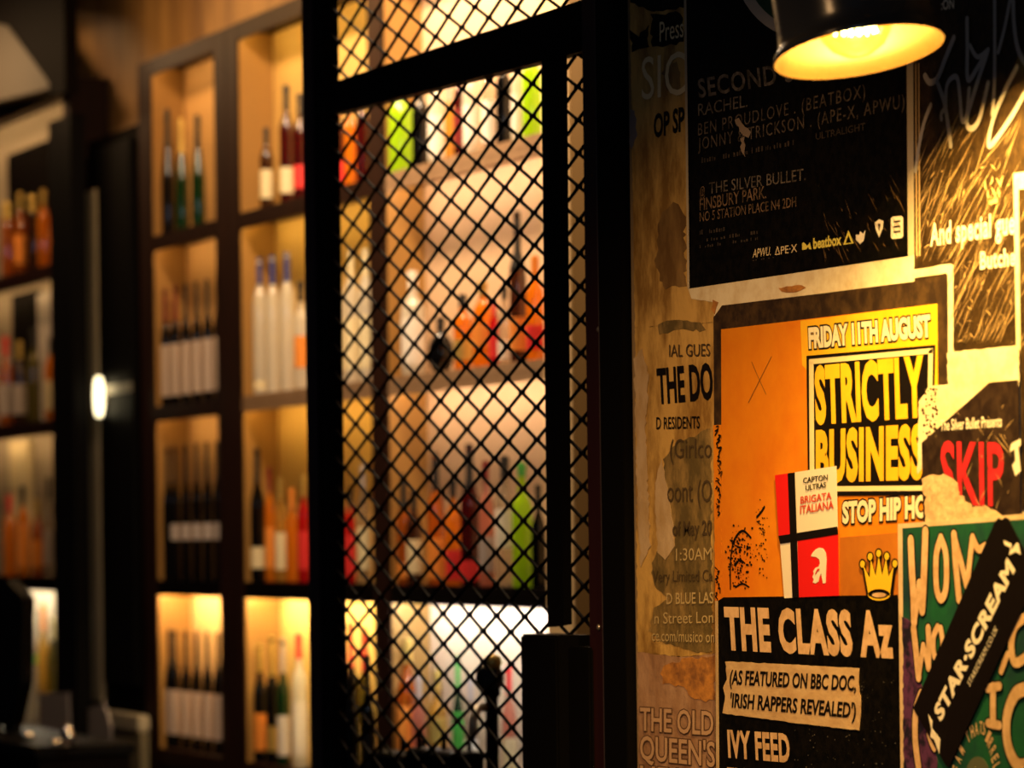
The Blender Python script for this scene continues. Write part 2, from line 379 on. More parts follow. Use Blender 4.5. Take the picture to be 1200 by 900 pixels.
bm = bmesh.new(); lathe(bm, [(0, -0.052), (0.008, -0.050), (0.0125, -0.03), (0.0135, 0), (0.0125, 0.03), (0.008, 0.05), (0, 0.052)], 14, p)
link('glint_shape', bm, mat('glint_glow', (0.9, 0.8, 0.5), 0.4, emit=(1.0, 0.84, 0.48), emit_s=3.5), lm, True)
bm = box(p.x - 0.01, p.x + 0.01, p.y + 0.012, SHELF_F - 0.0105, p.z - 0.02, p.z + 0.02); link('bracket', bm, BRASS, lm)  # bracket added only to carry the glint
t = link('black_column', box(px_x(80, 2.60), px_x(106, 2.60), 2.56, 2.60, 0, 2.49, 0.003), STEEL_BLACK)
tag(t, 'narrow black column in front of the far left shelves', 'column')
t = link('dark_bulkhead', prism([(-60, -60), (74, -60), (76, 108), (58, 112), (58, 98), (10, 30), (-60, 20)], 2.52, 2.555), WOOD_BLACK)
tag(t, 'black boxed bulkhead hanging from the ceiling, top left corner', 'bulkhead')
t = link('soffit_panel', prism([(-60, 20), (8, 30), (58, 97), (56, 104), (-60, 132)], 2.565, 2.625), mat('soffit_paint', (0.10, 0.085, 0.065), 0.7))
tag(t, 'greyish brown soffit panel under the black bulkhead', 'panel')
t = link('steel_counter', box(px_x(110, 2.60), px_x(166, 2.60), 2.586, 2.615, 0.925, 0.965, 0.004), BRUSHED)
tag(t, 'pale steel ledge at the foot of the tall black cooler', 'ledge')
t = link('counter_cabinet', box(px_x(110, 2.60), px_x(166, 2.60), 2.590, 2.612, 0.0, 0.923), mat('olive_cabinet', (0.09, 0.075, 0.045), 0.5))
tag(t, 'olive drab cabinet below the pale steel ledge', 'cabinet')
# amber boards on the wall above the shelving
for i, (xa, xb) in enumerate(((110, 172), (176, 232), (236, 290), (303, 352))):
    pass

# ------------------------------------------------------------------ bottles
G_AMBER = glass('amber_glass', (0.90, 0.42, 0.06), 0.40, (0.80, 0.25, 0.02), 0.14)
G_ORANGE = glass('orange_liquor', (1.0, 0.60, 0.10), 0.5, (1.0, 0.36, 0.015))
G_YELLOW = glass('golden_liquor', (0.95, 0.70, 0.22), 0.35, (0.85, 0.55, 0.12))
G_RED = glass('red_liquor', (0.75, 0.02, 0.02), 0.55, (0.80, 0.012, 0.015))
G_DEEP = glass('dark_red_liquor', (0.22, 0.02, 0.015), 0.4, (0.16, 0.012, 0.01))
G_BLACK = glass('black_glass', (0.010, 0.008, 0.008), 0.6, (0.008, 0.007, 0.007), 0.05)
G_BROWN = glass('brown_glass', (0.24, 0.10, 0.03), 0.35, (0.16, 0.06, 0.02))
G_GREEN = glass('green_glass', (0.015, 0.10, 0.02), 0.5, (0.010, 0.09, 0.02))
G_LIME = glass('lime_liquor', (0.62, 0.90, 0.03), 0.7, (0.55, 0.88, 0.02))
G_OLIVE = glass('olive_liquor', (0.40, 0.36, 0.06), 0.4, (0.30, 0.26, 0.05))
G_CLEAR = glass('clear_glass', (0.90, 0.86, 0.78), 0.15, (0.8, 0.75, 0.65), 0.12)
G_FROST = glass('frosted_glass', (0.95, 0.90, 0.78), 0.8, (0.90, 0.86, 0.74))
G_PINK = glass('rose_liquor', (0.85, 0.45, 0.36), 0.45, (0.80, 0.40, 0.30))
P_WHITE = mat('bottle_label_white', (0.74, 0.68, 0.60), 0.6)
P_GREY = mat('bottle_label_grey', (0.40, 0.34, 0.32), 0.6)
P_ROSE = mat('bottle_label_rose', (0.46, 0.36, 0.30), 0.6)
P_CREAM = mat('bottle_label_cream', (0.72, 0.62, 0.38), 0.6)
P_RED = mat('bottle_label_red', (0.65, 0.02, 0.02), 0.6)
P_BLACK = mat('bottle_label_black', (0.012, 0.011, 0.011), 0.5)
P_ORANGE = mat('bottle_label_orange', (0.75, 0.25, 0.03), 0.6)
P_BLUE = mat('bottle_cap_blue', (0.030, 0.045, 0.20), 0.4)
P_GOLD = mat('bottle_cap_gold', (0.65, 0.45, 0.12), 0.35, metal=0.6)
P_DRED = mat('bottle_cap_dark_red', (0.16, 0.012, 0.012), 0.4)
P_GREEN = mat('bottle_label_green', (0.05, 0.35, 0.05), 0.5)
SHAPES = {   # (radius factor, height factor) of the glass up to the lip; neck starts where the cap sits
 'wine': [(0, 0), (.86, 0), (1, .015), (1, .56), (.93, .62), (.62, .69), (.40, .74), (.36, .80), (.35, .96), (.42, .965), (.42, .985), (.35, 1), (0, 1)],
 'spirit': [(0, 0), (.88, 0), (1, .02), (1, .60), (.94, .66), (.66, .72), (.42, .76), (.38, .82), (.37, .96), (.44, .965), (.44, .985), (.37, 1), (0, 1)],
 'champagne': [(0, 0), (.88, 0), (1, .02), (1, .42), (.93, .50), (.72, .60), (.50, .70), (.40, .80), (.36, .93), (.44, .935), (.44, .955), (.36, 1), (0, 1)],
 'vodka': [(0, 0), (.90, 0), (1, .015), (1, .62), (.97, .67), (.84, .72), (.60, .77), (.40, .81), (.36, .84), (.35, .97), (.40, .975), (.40, .99), (.35, 1), (0, 1)],
 'flask': [(0, 0), (.85, 0), (1, .03), (1, .50), (.96, .60), (.80, .70), (.48, .77), (.36, .80), (.35, .95), (.44, .955), (.44, .985), (.36, 1), (0, 1)],
 'round': [(0, 0), (.5, 0), (.75, .06), (.95, .20), (1, .35), (.93, .50), (.70, .63), (.40, .70), (.30, .75), (.28, .95), (.36, .96), (.36, .99), (.28, 1), (0, 1)],
 'jar': [(0, 0), (.88, 0), (1, .03), (1, .72), (.92, .80), (.74, .84), (.74, .93), (.80, .935), (.80, .985), (.74, 1), (0, 1)],
}
def prof_r(shape, h):
    P = SHAPES[shape]
    for (r0, h0), (r1, h1) in zip(P[1:], P[2:]):
        if h0 <= h <= h1: return r0 + (r1 - r0) * ((h - h0) / (h1 - h0) if h1 > h0 else 0)
    return P[-2][0]
MESH = {}
def bottle_meshes(shape, g, lab, cap, lo, hi, capfrom):
    key = (shape, g.name, lab and lab.name, cap and cap.name, lo, hi, capfrom)
    if key in MESH: return MESH[key]
    def mk(bm, m):
        bmesh.ops.recalc_face_normals(bm, faces=bm.faces[:])
        me = bpy.data.meshes.new('bottle'); bm.to_mesh(me); bm.free(); me.materials.append(m)
        for p in me.polygons: p.use_smooth = True
        return me
    body = mk(lathe(bmesh.new(), SHAPES[shape], 22), g)
    L = K = None
    if lab:
        n = 7; hs = [lo + (hi - lo) * i / n for i in range(n + 1)]
        pr = [(prof_r(shape, lo) * .99, lo)] + [(prof_r(shape, h) * 1.015, h) for h in hs] + [(prof_r(shape, hi) * .99, hi)]
        L = mk(lathe(bmesh.new(), pr, 22), lab)
    if cap:
        hs = [capfrom + (1.0 - capfrom) * i / 6 for i in range(7)]
        pr = [(prof_r(shape, capfrom) * .99, capfrom)] + [(prof_r(shape, h) * 1.08 + 0.01, h) for h in hs] + [(prof_r(shape, .985) * .9, 1.012), (0, 1.012)]
        K = mk(lathe(bmesh.new(), pr, 16), cap)
    MESH[key] = (body, L, K); return MESH[key]
ORD = ['first', 'second', 'third', 'fourth', 'fifth', 'sixth', 'seventh', 'eighth', 'ninth', 'tenth', 'eleventh', 'twelfth']
def shelf_bottles(where, group, zi, items, Y=BOT_Y, zs=None):
    """items: (photo x, photo y of the top, px width, shape, glass, label material, cap material, description[, lo, hi, capfrom])"""
    z = zs if zs is not None else ZS[zi]
    items = sorted(items, key=lambda i: i[0])
    for n, it in enumerate(items):
        x, yt, wd, shape, g, lab, cap, desc = it[:8]
        lo, hi, cf = it[8:] if len(it) > 8 else (.12, .48, .80)
        # stand it on the shelf at photo x
        p = at(x, 630, Y); p = Vector((p.x, Y, z + 0.0008)); s = scale_at(p)
        for _ in range(3):
            # keep the roll of the picture in mind: aim at the middle of the bottle
            d = p - CAM; u = d.dot(ax) / d.dot(FWD) * F + 600
            p.x += (x - u) / s / K_ * 0.98 if abs(K_) > .1 else 0
        ba = BAYS[where[:4]]; rr = wd / s / 2 * 1.1
        p.x = min(max(p.x, px_x(ba[0], SHELF_F) + 0.005 + rr), px_x(ba[1], SHELF_F) - 0.001 - rr)
        d = p - CAM
        yb = 625 - d.dot(ay) / d.dot(FWD) * F
        h = (yb - yt) / s / 1.012; r = wd / s / 2
        body, L, K = bottle_meshes(shape, g, lab, cap, lo, hi, cf)
        o = bpy.data.objects.new('jar' if shape == 'jar' else 'bottle', body); C.objects.link(o)
        o.location = p; o.scale = (r, r, h); o.rotation_euler = (0, 0, 0)
        tag(o, f'{desc}, {ORD[n]} from left, {where}', 'bottle' if shape != 'jar' else 'jar', group)
        for nm, me in (('label', L), ('cap', K)):
            if me:
                c = bpy.data.objects.new(nm, me); C.objects.link(c); c.parent = o

# narrow wine rack
BAYS = {'wine': (183, 257), 'ambe': (285, 437), 'wide': (456, 640), 'far ': (-55, 80)}
W = 12.2
shelf_bottles('wine rack top shelf', 'champagne bottles on the wine rack', 0,
    [(x, y, W + 3, 'champagne', g, None, c, f'{d} champagne bottle with {cn} foil', .14, .36, .70) for i, (x, y, g, c, d, cn) in enumerate((
        (198, 128, G_BLACK, P_BLACK, 'black', 'black'), (214, 140, G_GREEN, P_GOLD, 'dark green', 'gold'), (233, 135, G_GREEN, P_BLACK, 'dark green', 'black')))])
shelf_bottles('wine rack second shelf', 'white labelled wine bottles on the wine rack', 1,
    [(194 + 12.6 * i, 338 - 2.6 * i, W, 'wine', G_BLACK, P_ROSE, (P_DRED if i in (0, 1) else P_BLACK), ('wine bottle with big pale label and %s foil' % ('red' if i in (0, 1) else 'black')), .08, .52, .72) for i in range(6)])
shelf_bottles('wine rack third shelf', 'dark wine bottles on the wine rack', 2,
    [(194 + 12.6 * i, 524 - 1.4 * i, W, 'wine', G_BLACK, (P_GREY if i else None), P_BLACK, 'black wine bottle with small grey label', .30, .42, .74) for i in range(6)])
shelf_bottles('wine rack bottom shelf', 'silver necked wine bottles on the wine rack', 3,
    [(194 + 12.6 * i, 738 + 0.6 * i, W, 'wine', G_BLACK, P_ROSE, P_BLACK, 'dark wine bottle with wide pale label', .12, .50, .70) for i in range(6)])
# amber bay, open part and part behind the mesh
shelf_bottles('amber bay top shelf', 'spirits on top shelf of the amber bay', 0, [
    (313, 150, 15, 'spirit', G_BROWN, P_CREAM, P_BLACK, 'short brown bottle with cream label'), (337, 100, 17, 'spirit', G_DEEP, P_CREAM, P_BLACK, 'tall dark red bottle with black cap', .08, .30, .8),
    (353, 110, 17, 'spirit', G_DEEP, P_RED, P_BLACK, 'dark red bottle with bright red label', .10, .32, .8), 
    (398, 118, 15, 'spirit', G_DEEP, P_RED, P_RED, 'deep red bottle just right of the post', .05, .30, .84), (411, 112, 13, 'spirit', G_ORANGE, None, P_GOLD, 'orange bottle with gold cap'), (425, 100, 15, 'spirit', G_DEEP, None, P_BLACK, 'dark bottle near the mesh post')])
shelf_bottles('amber bay second shelf', 'pale bottles on second shelf of the amber bay', 1, [
    (306, 303, 17, 'vodka', G_FROST, P_CREAM, P_BLUE, 'white frosted bottle with blue cap', .04, .10, .82), (321, 300, 17, 'vodka', G_FROST, None, P_BLUE, 'white frosted bottle with blue cap'),
    (338, 296, 18, 'vodka', G_FROST, None, P_BLUE, 'white frosted bottle with blue cap'), (354, 330, 17, 'spirit', G_FROST, P_ORANGE, P_BLACK, 'pale bottle with orange label and black cap', .2, .5, .82),
    (396, 300, 19, 'vodka', G_FROST, P_CREAM, P_CREAM, 'cream frosted bottle beside the mesh', .1, .5, .8), (413, 295, 18, 'vodka', G_FROST, P_CREAM, P_CREAM, 'cream frosted bottle behind the mesh', .1, .5, .8),
    (430, 292, 18, 'vodka', G_FROST, P_CREAM, P_CREAM, 'cream frosted bottle beside the brown upright', .1, .5, .8)])
shelf_bottles('amber bay third shelf', 'coloured bottles on third shelf of the amber bay', 2, [
    (303, 525, 17, 'wine', G_BLACK, P_CREAM, P_BLACK, 'black bottle with cream label', .10, .26, .75), (317, 548, 12, 'spirit', G_ORANGE, P_ORANGE, P_DRED, 'slim orange bottle with red cap'), (330, 560, 14, 'spirit', G_YELLOW, P_CREAM, P_GOLD, 'golden bottle with cream label'),
    (343, 572, 14, 'spirit', G_ORANGE, None, P_ORANGE, 'orange bottle'), (357, 556, 15, 'spirit', G_RED, P_RED, P_GOLD, 'red bottle beside the post'),
    (399, 552, 17, 'spirit', G_RED, P_RED, P_RED, 'bright red bottle just right of the post', .08, .55, .8), (412, 570, 12, 'spirit', G_RED, P_RED, P_BLACK, 'small bright red bottle', .08, .5, .8), (427, 545, 15, 'spirit', G_CLEAR, P_CREAM, P_GREY, 'clear bottle with cream label')])
shelf_bottles('amber bay bottom shelf', 'bottles on bottom shelf of the amber bay', 3, [
    (306, 755, 16, 'wine', G_BLACK, P_ORANGE, P_GOLD, 'dark bottle with orange label', .10, .42, .78), (320, 745, 14, 'wine', G_BLACK, P_GOLD, P_GOLD, 'black bottle with gold foil', .1, .3, .7), (333, 748, 15, 'wine', G_GREEN, P_WHITE, P_GREY, 'green bottle with white label', .08, .40, .74),
    (352, 742, 18, 'spirit', G_FROST, P_WHITE, P_RED, 'white bottle with red cap', .1, .5, .82), (399, 735, 17, 'wine', G_OLIVE, P_CREAM, P_BLACK, 'olive bottle with cream label', .1, .4, .74),
    (413, 728, 16, 'wine', G_BLACK, P_CREAM, P_RED, 'black bottle with red foil neck', .1, .34, .72), (429, 735, 17, 'wine', G_OLIVE, None, P_RED, 'olive bottle with red foil neck', .1, .4, .72)])
# wide bay behind the mesh
shelf_bottles('wide bay top shelf', 'bottles on the top shelf behind the mesh', 0, [
    (470, 92, 30, 'spirit', G_LIME, None, P_GREEN, 'bright lime green bottle', .1, .4, .9), (494, 92, 21, 'spirit', G_BLACK, None, P_BLACK, 'black bottle'), (513, 80, 22, 'spirit', G_FROST, P_WHITE, P_WHITE, 'white bottle with white label', .06, .5, .82),
    (527, 100, 11, 'spirit', G_YELLOW, None, P_GREY, 'slim golden bottle'), (539, 72, 14, 'spirit', G_DEEP, P_DRED, P_DRED, 'dark red bottle', .1, .5, .8), (553, 68, 20, 'vodka', G_FROST, P_WHITE, P_GREY, 'white frosted bottle', .1, .5, .84),
    (574, 62, 18, 'spirit', G_CLEAR, P_WHITE, P_WHITE, 'clear bottle with white label', .06, .5, .82), (591, 55, 18, 'spirit', G_BLACK, None, P_BLACK, 'black square shouldered bottle'), (607, 55, 15, 'vodka', G_FROST, P_WHITE, P_WHITE, 'slim white bottle', .1, .5, .84),
    (624, 46, 23, 'spirit', G_LIME, None, P_GREEN, 'lime green bottle beside the gate upright', .1, .4, .9)])
shelf_bottles('wide bay second shelf', 'bottles on the second shelf behind the mesh', 1, [
    (485, 318, 28, 'spirit', G_FROST, P_WHITE, P_WHITE, 'large white bottle with white label', .1, .55, .84), (517, 372, 30, 'round', G_BLACK, None, P_BLACK, 'squat round black bottle'), (543, 345, 22, 'spirit', G_ORANGE, P_GOLD, P_BLACK, 'orange bottle with gold label', .12, .4, .84),
    (567, 330, 26, 'flask', G_ORANGE, P_ORANGE, P_GOLD, 'fat bright orange bottle', .22, .5, .84), (580, 352, 13, 'spirit', G_RED, P_RED, P_RED, 'small red bottle'), (592, 335, 17, 'spirit', G_CLEAR, P_WHITE, P_BLACK, 'clear bottle with white label', .06, .3, .84),
    (608, 248, 20, 'wine', G_BROWN, P_ORANGE, P_BLACK, 'tall brown bottle with long black neck', .08, .3, .62), (628, 300, 22, 'spirit', G_ORANGE, P_RED, P_ORANGE, 'orange bottle with red label beside the gate upright', .10, .34, .84)])
shelf_bottles('wide bay third shelf', 'bottles on the third shelf behind the mesh', 2, [
    (466, 556, 17, 'wine', G_AMBER, P_ORANGE, P_BLACK, 'amber bottle beside the brown upright', .06, .2, .7), (486, 574, 18, 'spirit', G_BROWN, P_CREAM, P_BLACK, 'brown bottle with cream label'), (512, 530, 21, 'wine', G_AMBER, P_ORANGE, P_BLACK, 'amber bottle with long black neck', .05, .36, .72),
    (532, 562, 19, 'spirit', G_ORANGE, P_RED, P_BLACK, 'bright orange bottle with red label', .05, .34, .84), (552, 520, 23, 'wine', G_DEEP, P_RED, P_BLACK, 'tall dark red bottle', .04, .18, .7), (571, 540, 18, 'spirit', G_PINK, P_GREY, P_DRED, 'rose bottle with grey label', .12, .4, .84),
    (593, 534, 24, 'spirit', G_CLEAR, P_WHITE, P_BLACK, 'clear bottle with white label and black cap', .3, .6, .84), (613, 542, 24, 'spirit', G_LIME, None, P_GREEN, 'bright lime green bottle', .1, .4, .9), (632, 568, 17, 'wine', G_BLACK, None, P_BLACK, 'black bottle beside the gate upright')])
shelf_bottles('wide bay bottom shelf', 'bottles on the bottom shelf behind the mesh', 3, [
    (474, 748, 26, 'spirit', G_AMBER, P_ORANGE, P_GOLD, 'amber bottle with orange label', .25, .55, .84), (492, 790, 17, 'spirit', G_PINK, None, P_GREY, 'small rose bottle'), (514, 785, 24, 'spirit', G_YELLOW, P_GOLD, P_GOLD, 'yellow bottle with gold label', .4, .62, .84),
    (538, 768, 14, 'wine', G_GREEN, P_GREEN, P_GREEN, 'slim green bottle', .10, .6, .78), (553, 792, 16, 'spirit', G_CLEAR, P_WHITE, P_GREY, 'clear bottle with white label'), (598, 780, 17, 'spirit', G_PINK, P_CREAM, P_RED, 'rose bottle left of the lock box')])
# far left unit
shelf_bottles('far left top shelf', 'orange lit bottles on the far left shelves', 0, [
    (10, 238, 15, 'jar', G_AMBER, None, P_GOLD, 'small amber jar'), (25, 226, 15, 'flask', G_AMBER, P_ORANGE, P_GOLD, 'small amber bottle'), (40, 230, 15, 'jar', G_BROWN, None, P_GOLD, 'small brown jar'),
    (52, 222, 15, 'flask', G_ORANGE, None, P_GOLD, 'small orange bottle'), (66, 218, 15, 'flask', G_AMBER, P_ORANGE, P_GOLD, 'small amber bottle')])
shelf_bottles('far left second shelf', 'orange lit bottles on the far left shelves', 1, [
    (8, 395, 17, 'spirit', G_AMBER, P_GREY, P_RED, 'amber bottle with red cap'), (24, 400, 17, 'spirit', G_BROWN, P_GREY, P_GOLD, 'brown bottle with grey label'), (40, 385, 16, 'spirit', G_OLIVE, None, P_BLACK, 'olive bottle with black cap'),
    (62, 395, 18, 'flask', G_ORANGE, P_CREAM, P_BLACK, 'bright orange bottle with black cap'), (76, 400, 12, 'spirit', G_YELLOW, None, P_GOLD, 'golden bottle beside the black column')])
shelf_bottles('far left third shelf', 'bottles on the third shelf at the far left', 2, [
    (12, 580, 15, 'spirit', G_ORANGE, None, P_RED, 'orange bottle with red cap'), (28, 570, 15, 'spirit', G_ORANGE, P_ORANGE, P_BLACK, 'orange bottle with orange label', .1, .6, .8), (44, 585, 14, 'spirit', G_AMBER, P_ORANGE, P_GOLD, 'amber bottle with gold cap'),
    (58, 560, 14, 'spirit', G_CLEAR, P_GREY, P_BLACK, 'clear bottle with grey label'), (70, 575, 14, 'flask', G_GREEN, P_GOLD, P_GREEN, 'green bottle with gold label', .05, .2, .84)])
shelf_bottles('far left bottom shelf', 'bottles on the bottom shelf at the far left', 3, [
    (36, 716, 17, 'spirit', G_CLEAR, P_GREEN, P_GREY, 'clear bottle with green label', .55, .62, .8), (52, 708, 15, 'spirit', G_YELLOW, None, P_ORANGE, 'golden bottle with orange cap'), (63, 722, 14, 'spirit', G_OLIVE, None, P_CREAM, 'olive bottle with cream cap'),
    (72, 690, 13, 'vodka', G_CLEAR, P_GREY, P_GREY, 'tall clear bottle beside the black column')])
def slab(name, pts, Y0, Y1, m, label, cat, group=None):
    return tag(link(name, prism(pts, Y0, Y1), m), label, cat, group)
def on_shelf_box(name, xa, xb, yt, zi, m, label, cat, Y0=2.685, Y1=2.715, stands=None):
    z = ZS[zi] if stands is None else stands
    A, B = px_x(xa, Y0), px_x(xb, Y0); zt = at((xa + xb) / 2, yt, Y0).z
    return tag(link(name, box(A, B, Y0, Y1, z + 0.0008, zt, 0.002), m), label, cat)
on_shelf_box('presentation_box', 14, 74, 168, 0, WOOD_BLACK, 'wide black presentation box behind small jars on far left top shelf', 'box', 2.702, 2.72)
on_shelf_box('presentation_box', 17, 46, 342, 1, WOOD_BLACK, 'narrow black box on second shelf at the far left', 'box', 2.702, 2.72)
on_shelf_box('presentation_box', 47, 79, 340, 1, mat('silver_card', (0.42, 0.38, 0.35), 0.5), 'silver grey box on second shelf beside the black column', 'box', 2.702, 2.72)
on_shelf_box('presentation_box', 12, 33, 516, 2, P_CREAM, 'cream box on third shelf at the far left', 'box', 2.702, 2.72)
# small cards and dark shapes low on the left
slab('price_card', [(45, 812), (80, 812), (82, 866), (46, 868)], 2.55, 2.553, LILAC, 'lilac grey card low in front of the far left bottles', 'card')
slab('price_card', [(104, 830), (122, 824), (130, 850), (129, 884), (118, 895), (104, 892)], 2.49, 2.493, LILAC, 'lilac grey card leaning on the foot of the black column', 'card')

# ------------------------------------------------------------------ bar counter behind the partition and what stands on it
CB0, CB1 = 2.06, 2.34
def bar_z(): return 0.93
xa, xb = px_x(330, CB0), px_x(700, CB0)
t = empty('bar_counter', (xa, CB0, 0), 'dark bar counter behind the mesh gate, below the frame', 'counter')
link('counter_top', box(xa, xb, CB0, CB1, 0.90, 0.93, 0.004), WOOD_BLACK, t)
link('counter_front', box(xa + .02, xb - .02, CB0 + .02, CB1 - .02, 0.0, 0.898), WOOD, t)
CY = 2.20
p = at(574, 640, CY); s = scale_at(p); z0 = 0.93
def zy(x, y): return at(x, y, CY).z
t = empty('beer_tap', (p.x, CY, z0), 'black beer tap with round badge behind the mesh, left of the lock box', 'beer tap')
bm = bmesh.new(); lathe(bm, [(0, 0), (.03, 0), (.03, .008), (.014, .02), (.011, .03), (.010, zy(574, 818) - z0), (.014, zy(574, 814) - z0), (.014, zy(574, 808) - z0), (0, zy(574, 806) - z0)], 16, Vector((p.x, CY, z0)))
link('column', bm, STEEL_BLACK, t, True)
c = at(574, 795, CY)
bm = bmesh.new(); lathe(bm, [(0, -.012), (.018, -.012), (.0225, -.008), (.0225, .008), (.018, .012), (0, .012)], 24, c, Vector((.5, -.86, 0)).normalized())
link('badge', bm, SHADE_OUT, t, True)
c2 = at(577, 776, CY)
bm = bmesh.new(); lathe(bm, [(0, -.012), (.012, -.010), (.017, 0), (.012, .010), (0, .014)], 18, c2)
link('handle_knob', bm, P_GOLD, t, True)
bm = bmesh.new(); a = at(574, 820, CY); tube(bm, [a + Vector((0, 0, -.01)), a + Vector((.02, -.03, -.012)), a + Vector((.028, -.042, -.03)), a + Vector((.028, -.043, -.06))], .007, 10)
link('spout', bm, BRUSHED, t, True)
for (x0, x1, yt, lab) in ((490, 545, 858, 'low black drip caddy on the counter behind the mesh'), (448, 489, 864, 'black napkin holder on the counter, beside the drip caddy')):
    A, B = px_x(x0, CY), px_x(x1, CY); zt = zy((x0 + x1) / 2, yt)
    t = empty('counter_caddy', ((A + B) / 2, CY, z0), lab, 'caddy')
    link('tray', box(A, B, CY - .03, CY + .03, z0, z0 + (zt - z0) * .8, 0.004), STEEL_BLACK, t)
    for e in range(3):
        bm = bmesh.new(); xx = A + (B - A) * (.2 + .3 * e); tube(bm, [(xx, CY - .02 + .02 * e, z0 + (zt - z0) * .78), (xx, CY - .02 + .02 * e, zt)], .004, 8)
        link('rod', bm, STEEL_BLACK, t)
def counter_bottle(x, yt, wd, shape, g, lab, cap, label, lo=.12, hi=.48, cf=.8):
    p = Vector((at(x, 760, CY).x, CY, z0)); s = scale_at(p); h = zy(x, yt) - z0
    b, L, K = bottle_meshes(shape, g, lab, cap, lo, hi, cf)
    o = bpy.data.objects.new('bottle', b); C.objects.link(o); o.location = p; o.scale = (wd / s / 2, wd / s / 2, h); tag(o, label, 'bottle')
    for nm, me in (('label', L), ('cap', K)):
        if me: q = bpy.data.objects.new(nm, me); C.objects.link(q); q.parent = o
counter_bottle(430, 770, 16, 'wine', G_BLACK, P_BLACK, P_BLACK, 'black bottle standing on the counter right of the black post')
counter_bottle(411, 792, 15, 'wine', G_BLACK, None, P_BLACK, 'shorter black bottle on the counter beside the black post')
# dark hooded till at the left edge, and a few shiny shakers
TY = 2.30
xa, xb = px_x(-40, TY), px_x(88, TY)
t = empty('bar_station', (xa, TY, 0), 'black bar station at the lower left edge with shiny tools', 'bar station')
link('station_top', box(xa, xb, TY - .10, TY + .14, 0.90, 0.925, 0.003), STEEL_BLACK, t)
link('station_front', box(xa + .01, xb - .01, TY - .09, TY + .13, 0, 0.898), WOOD_BLACK, t)
zt = at(14, 680, TY).z
t = empty('till_screen', (px_x(8, TY), TY, .925), 'dark back of a till screen at the lower left edge', 'till')
link('screen', prism([(-30, 686), (8, 680), (27, 700), (25, 800), (14, 850), (-30, 850)], TY, TY + .03), STEEL_BLACK, t)
link('stand', box(px_x(0, TY), px_x(10, TY), TY + .002, TY + .028, .925, at(5, 846, TY).z), STEEL_BLACK, t)
for x, yt, lab in ((17, 866, 'small shiny shaker nearest the till screen'), (30, 858, 'small shiny shaker second from the till screen'), (62, 866, 'small shiny shaker in front of the grey card'), (76, 850, 'small shiny shaker beside the black column')):
    p = Vector((px_x(x, TY - .03), TY - .03, .925)); hh = at(x, yt, TY - .03).z - .925
    bm = bmesh.new(); lathe(bm, [(0, 0), (.013, 0), (.016, hh * .5), (.016, hh * .62), (.010, hh * .8), (.010, hh * .92), (.004, hh), (0, hh)], 16, p)
    tag(link('cocktail_shaker', bm, mat('chrome', (0.75, 0.7, 0.7), 0.12, metal=1.0), None, True), lab, 'shaker', 'shakers on the bar station')

# ================================================================== mesh partition
PY = WALL_Y
t = empty('mesh_partition', (px_x(376, PY), PY, 0), 'black steel gate frame filled with diamond wire mesh, left of the posters', 'mesh gate')
z_lo, z_hi = 0.0, 2.62
xa = px_x(361, PY); xb = px_x(372, PY)
# post: light on the front plate put in as plum, side left black
link('post', box(xa, xb, PY, PY + 0.030, z_lo, z_hi, 0.001), STEEL_LIT, t)
e = at(391, 630, PY + .002); xpost = px_x(372, PY)
link('post_return', box(xa + .002, xb - .0005, PY + .0305, PY + 0.045, z_lo, z_hi), STEEL_BLACK, t)
# rails
ME0, ME1 = px_x(390.5, PY + .012), px_x(697, PY + .012)
link('top_rail', prism([(388, 97), (696, -5), (697, 56), (389, 134)], PY - .004, PY + .016), STEEL_BLACK, t)
link('inner_post', box(px_x(371, PY + .01), px_x(390.5, PY + .01), PY + .004, PY + .03, z_lo, z_hi), STEEL_BLACK, t)
link('stile', prism([(634, 60), (655, 55), (661, 732), (642, 735)], PY - .002, PY + .010), STEEL_BLACK, t)['label'] = 'gate upright ending above the lock box'
jl, jm, jr = px_x(694, PY), px_x(712, PY), px_x(741.5, PY)
link('jamb', box(jl, jm, PY - .006, PY + .03, z_lo, z_hi, 0.001), OXBLOOD, t)['label'] = 'very dark oxblood jamb'
link('jamb_bead', box(jm + .0005, jm + .006, PY - .010, PY + .03, z_lo, z_hi, 0.0008), mat('bead_paint', (0.07, 0.055, 0.06), 0.4), t)
link('corner_angle', box(jm + .0065, jr, PY - .012, PY + .03, z_lo, z_hi, 0.001), STEEL_BLACK, t)
for y in (72, 386, 735):
    q = at(702, y, PY - .007); bm = bmesh.new(); lathe(bm, [(0, 0), (.004, 0), (.004, .0012), (.002, .003), (0, .003)], 12, q, Vector((0, -1, 0)))
    link('screw', bm, mat('worn_screw', (0.4, 0.36, 0.32), 0.3, metal=0.8), t, True)
# expanded mesh
bm = bmesh.new(); MY = PY + .011
PXM, PZM = 0.0963, 0.0450
n0 = at(612, 497.6, MY)
ia = int(math.floor((ME0 - n0.x) / (PXM / 2))); ib = int(math.ceil((ME1 - n0.x) / (PXM / 2)))
ja = int((0.45 - n0.z) / (PZM / 2)); jb = int((2.56 - n0.z) / (PZM / 2))
def seg(bm, a, b, w, d):
    t_ = (b - a).normalized(); nn = Vector((-t_.z, 0, t_.x)) * w / 2; dd = Vector((0, d / 2, 0))
    vs = [bm.verts.new(q) for q in (a - nn - dd, a + nn - dd, a + nn + dd, a - nn + dd, b - nn - dd, b + nn - dd, b + nn + dd, b - nn + dd)]
    for f in ((0, 1, 2, 3), (7, 6, 5, 4), (0, 4, 5, 1), (1, 5, 6, 2), (2, 6, 7, 3), (3, 7, 4, 0)): bm.faces.new([vs[i] for i in f])
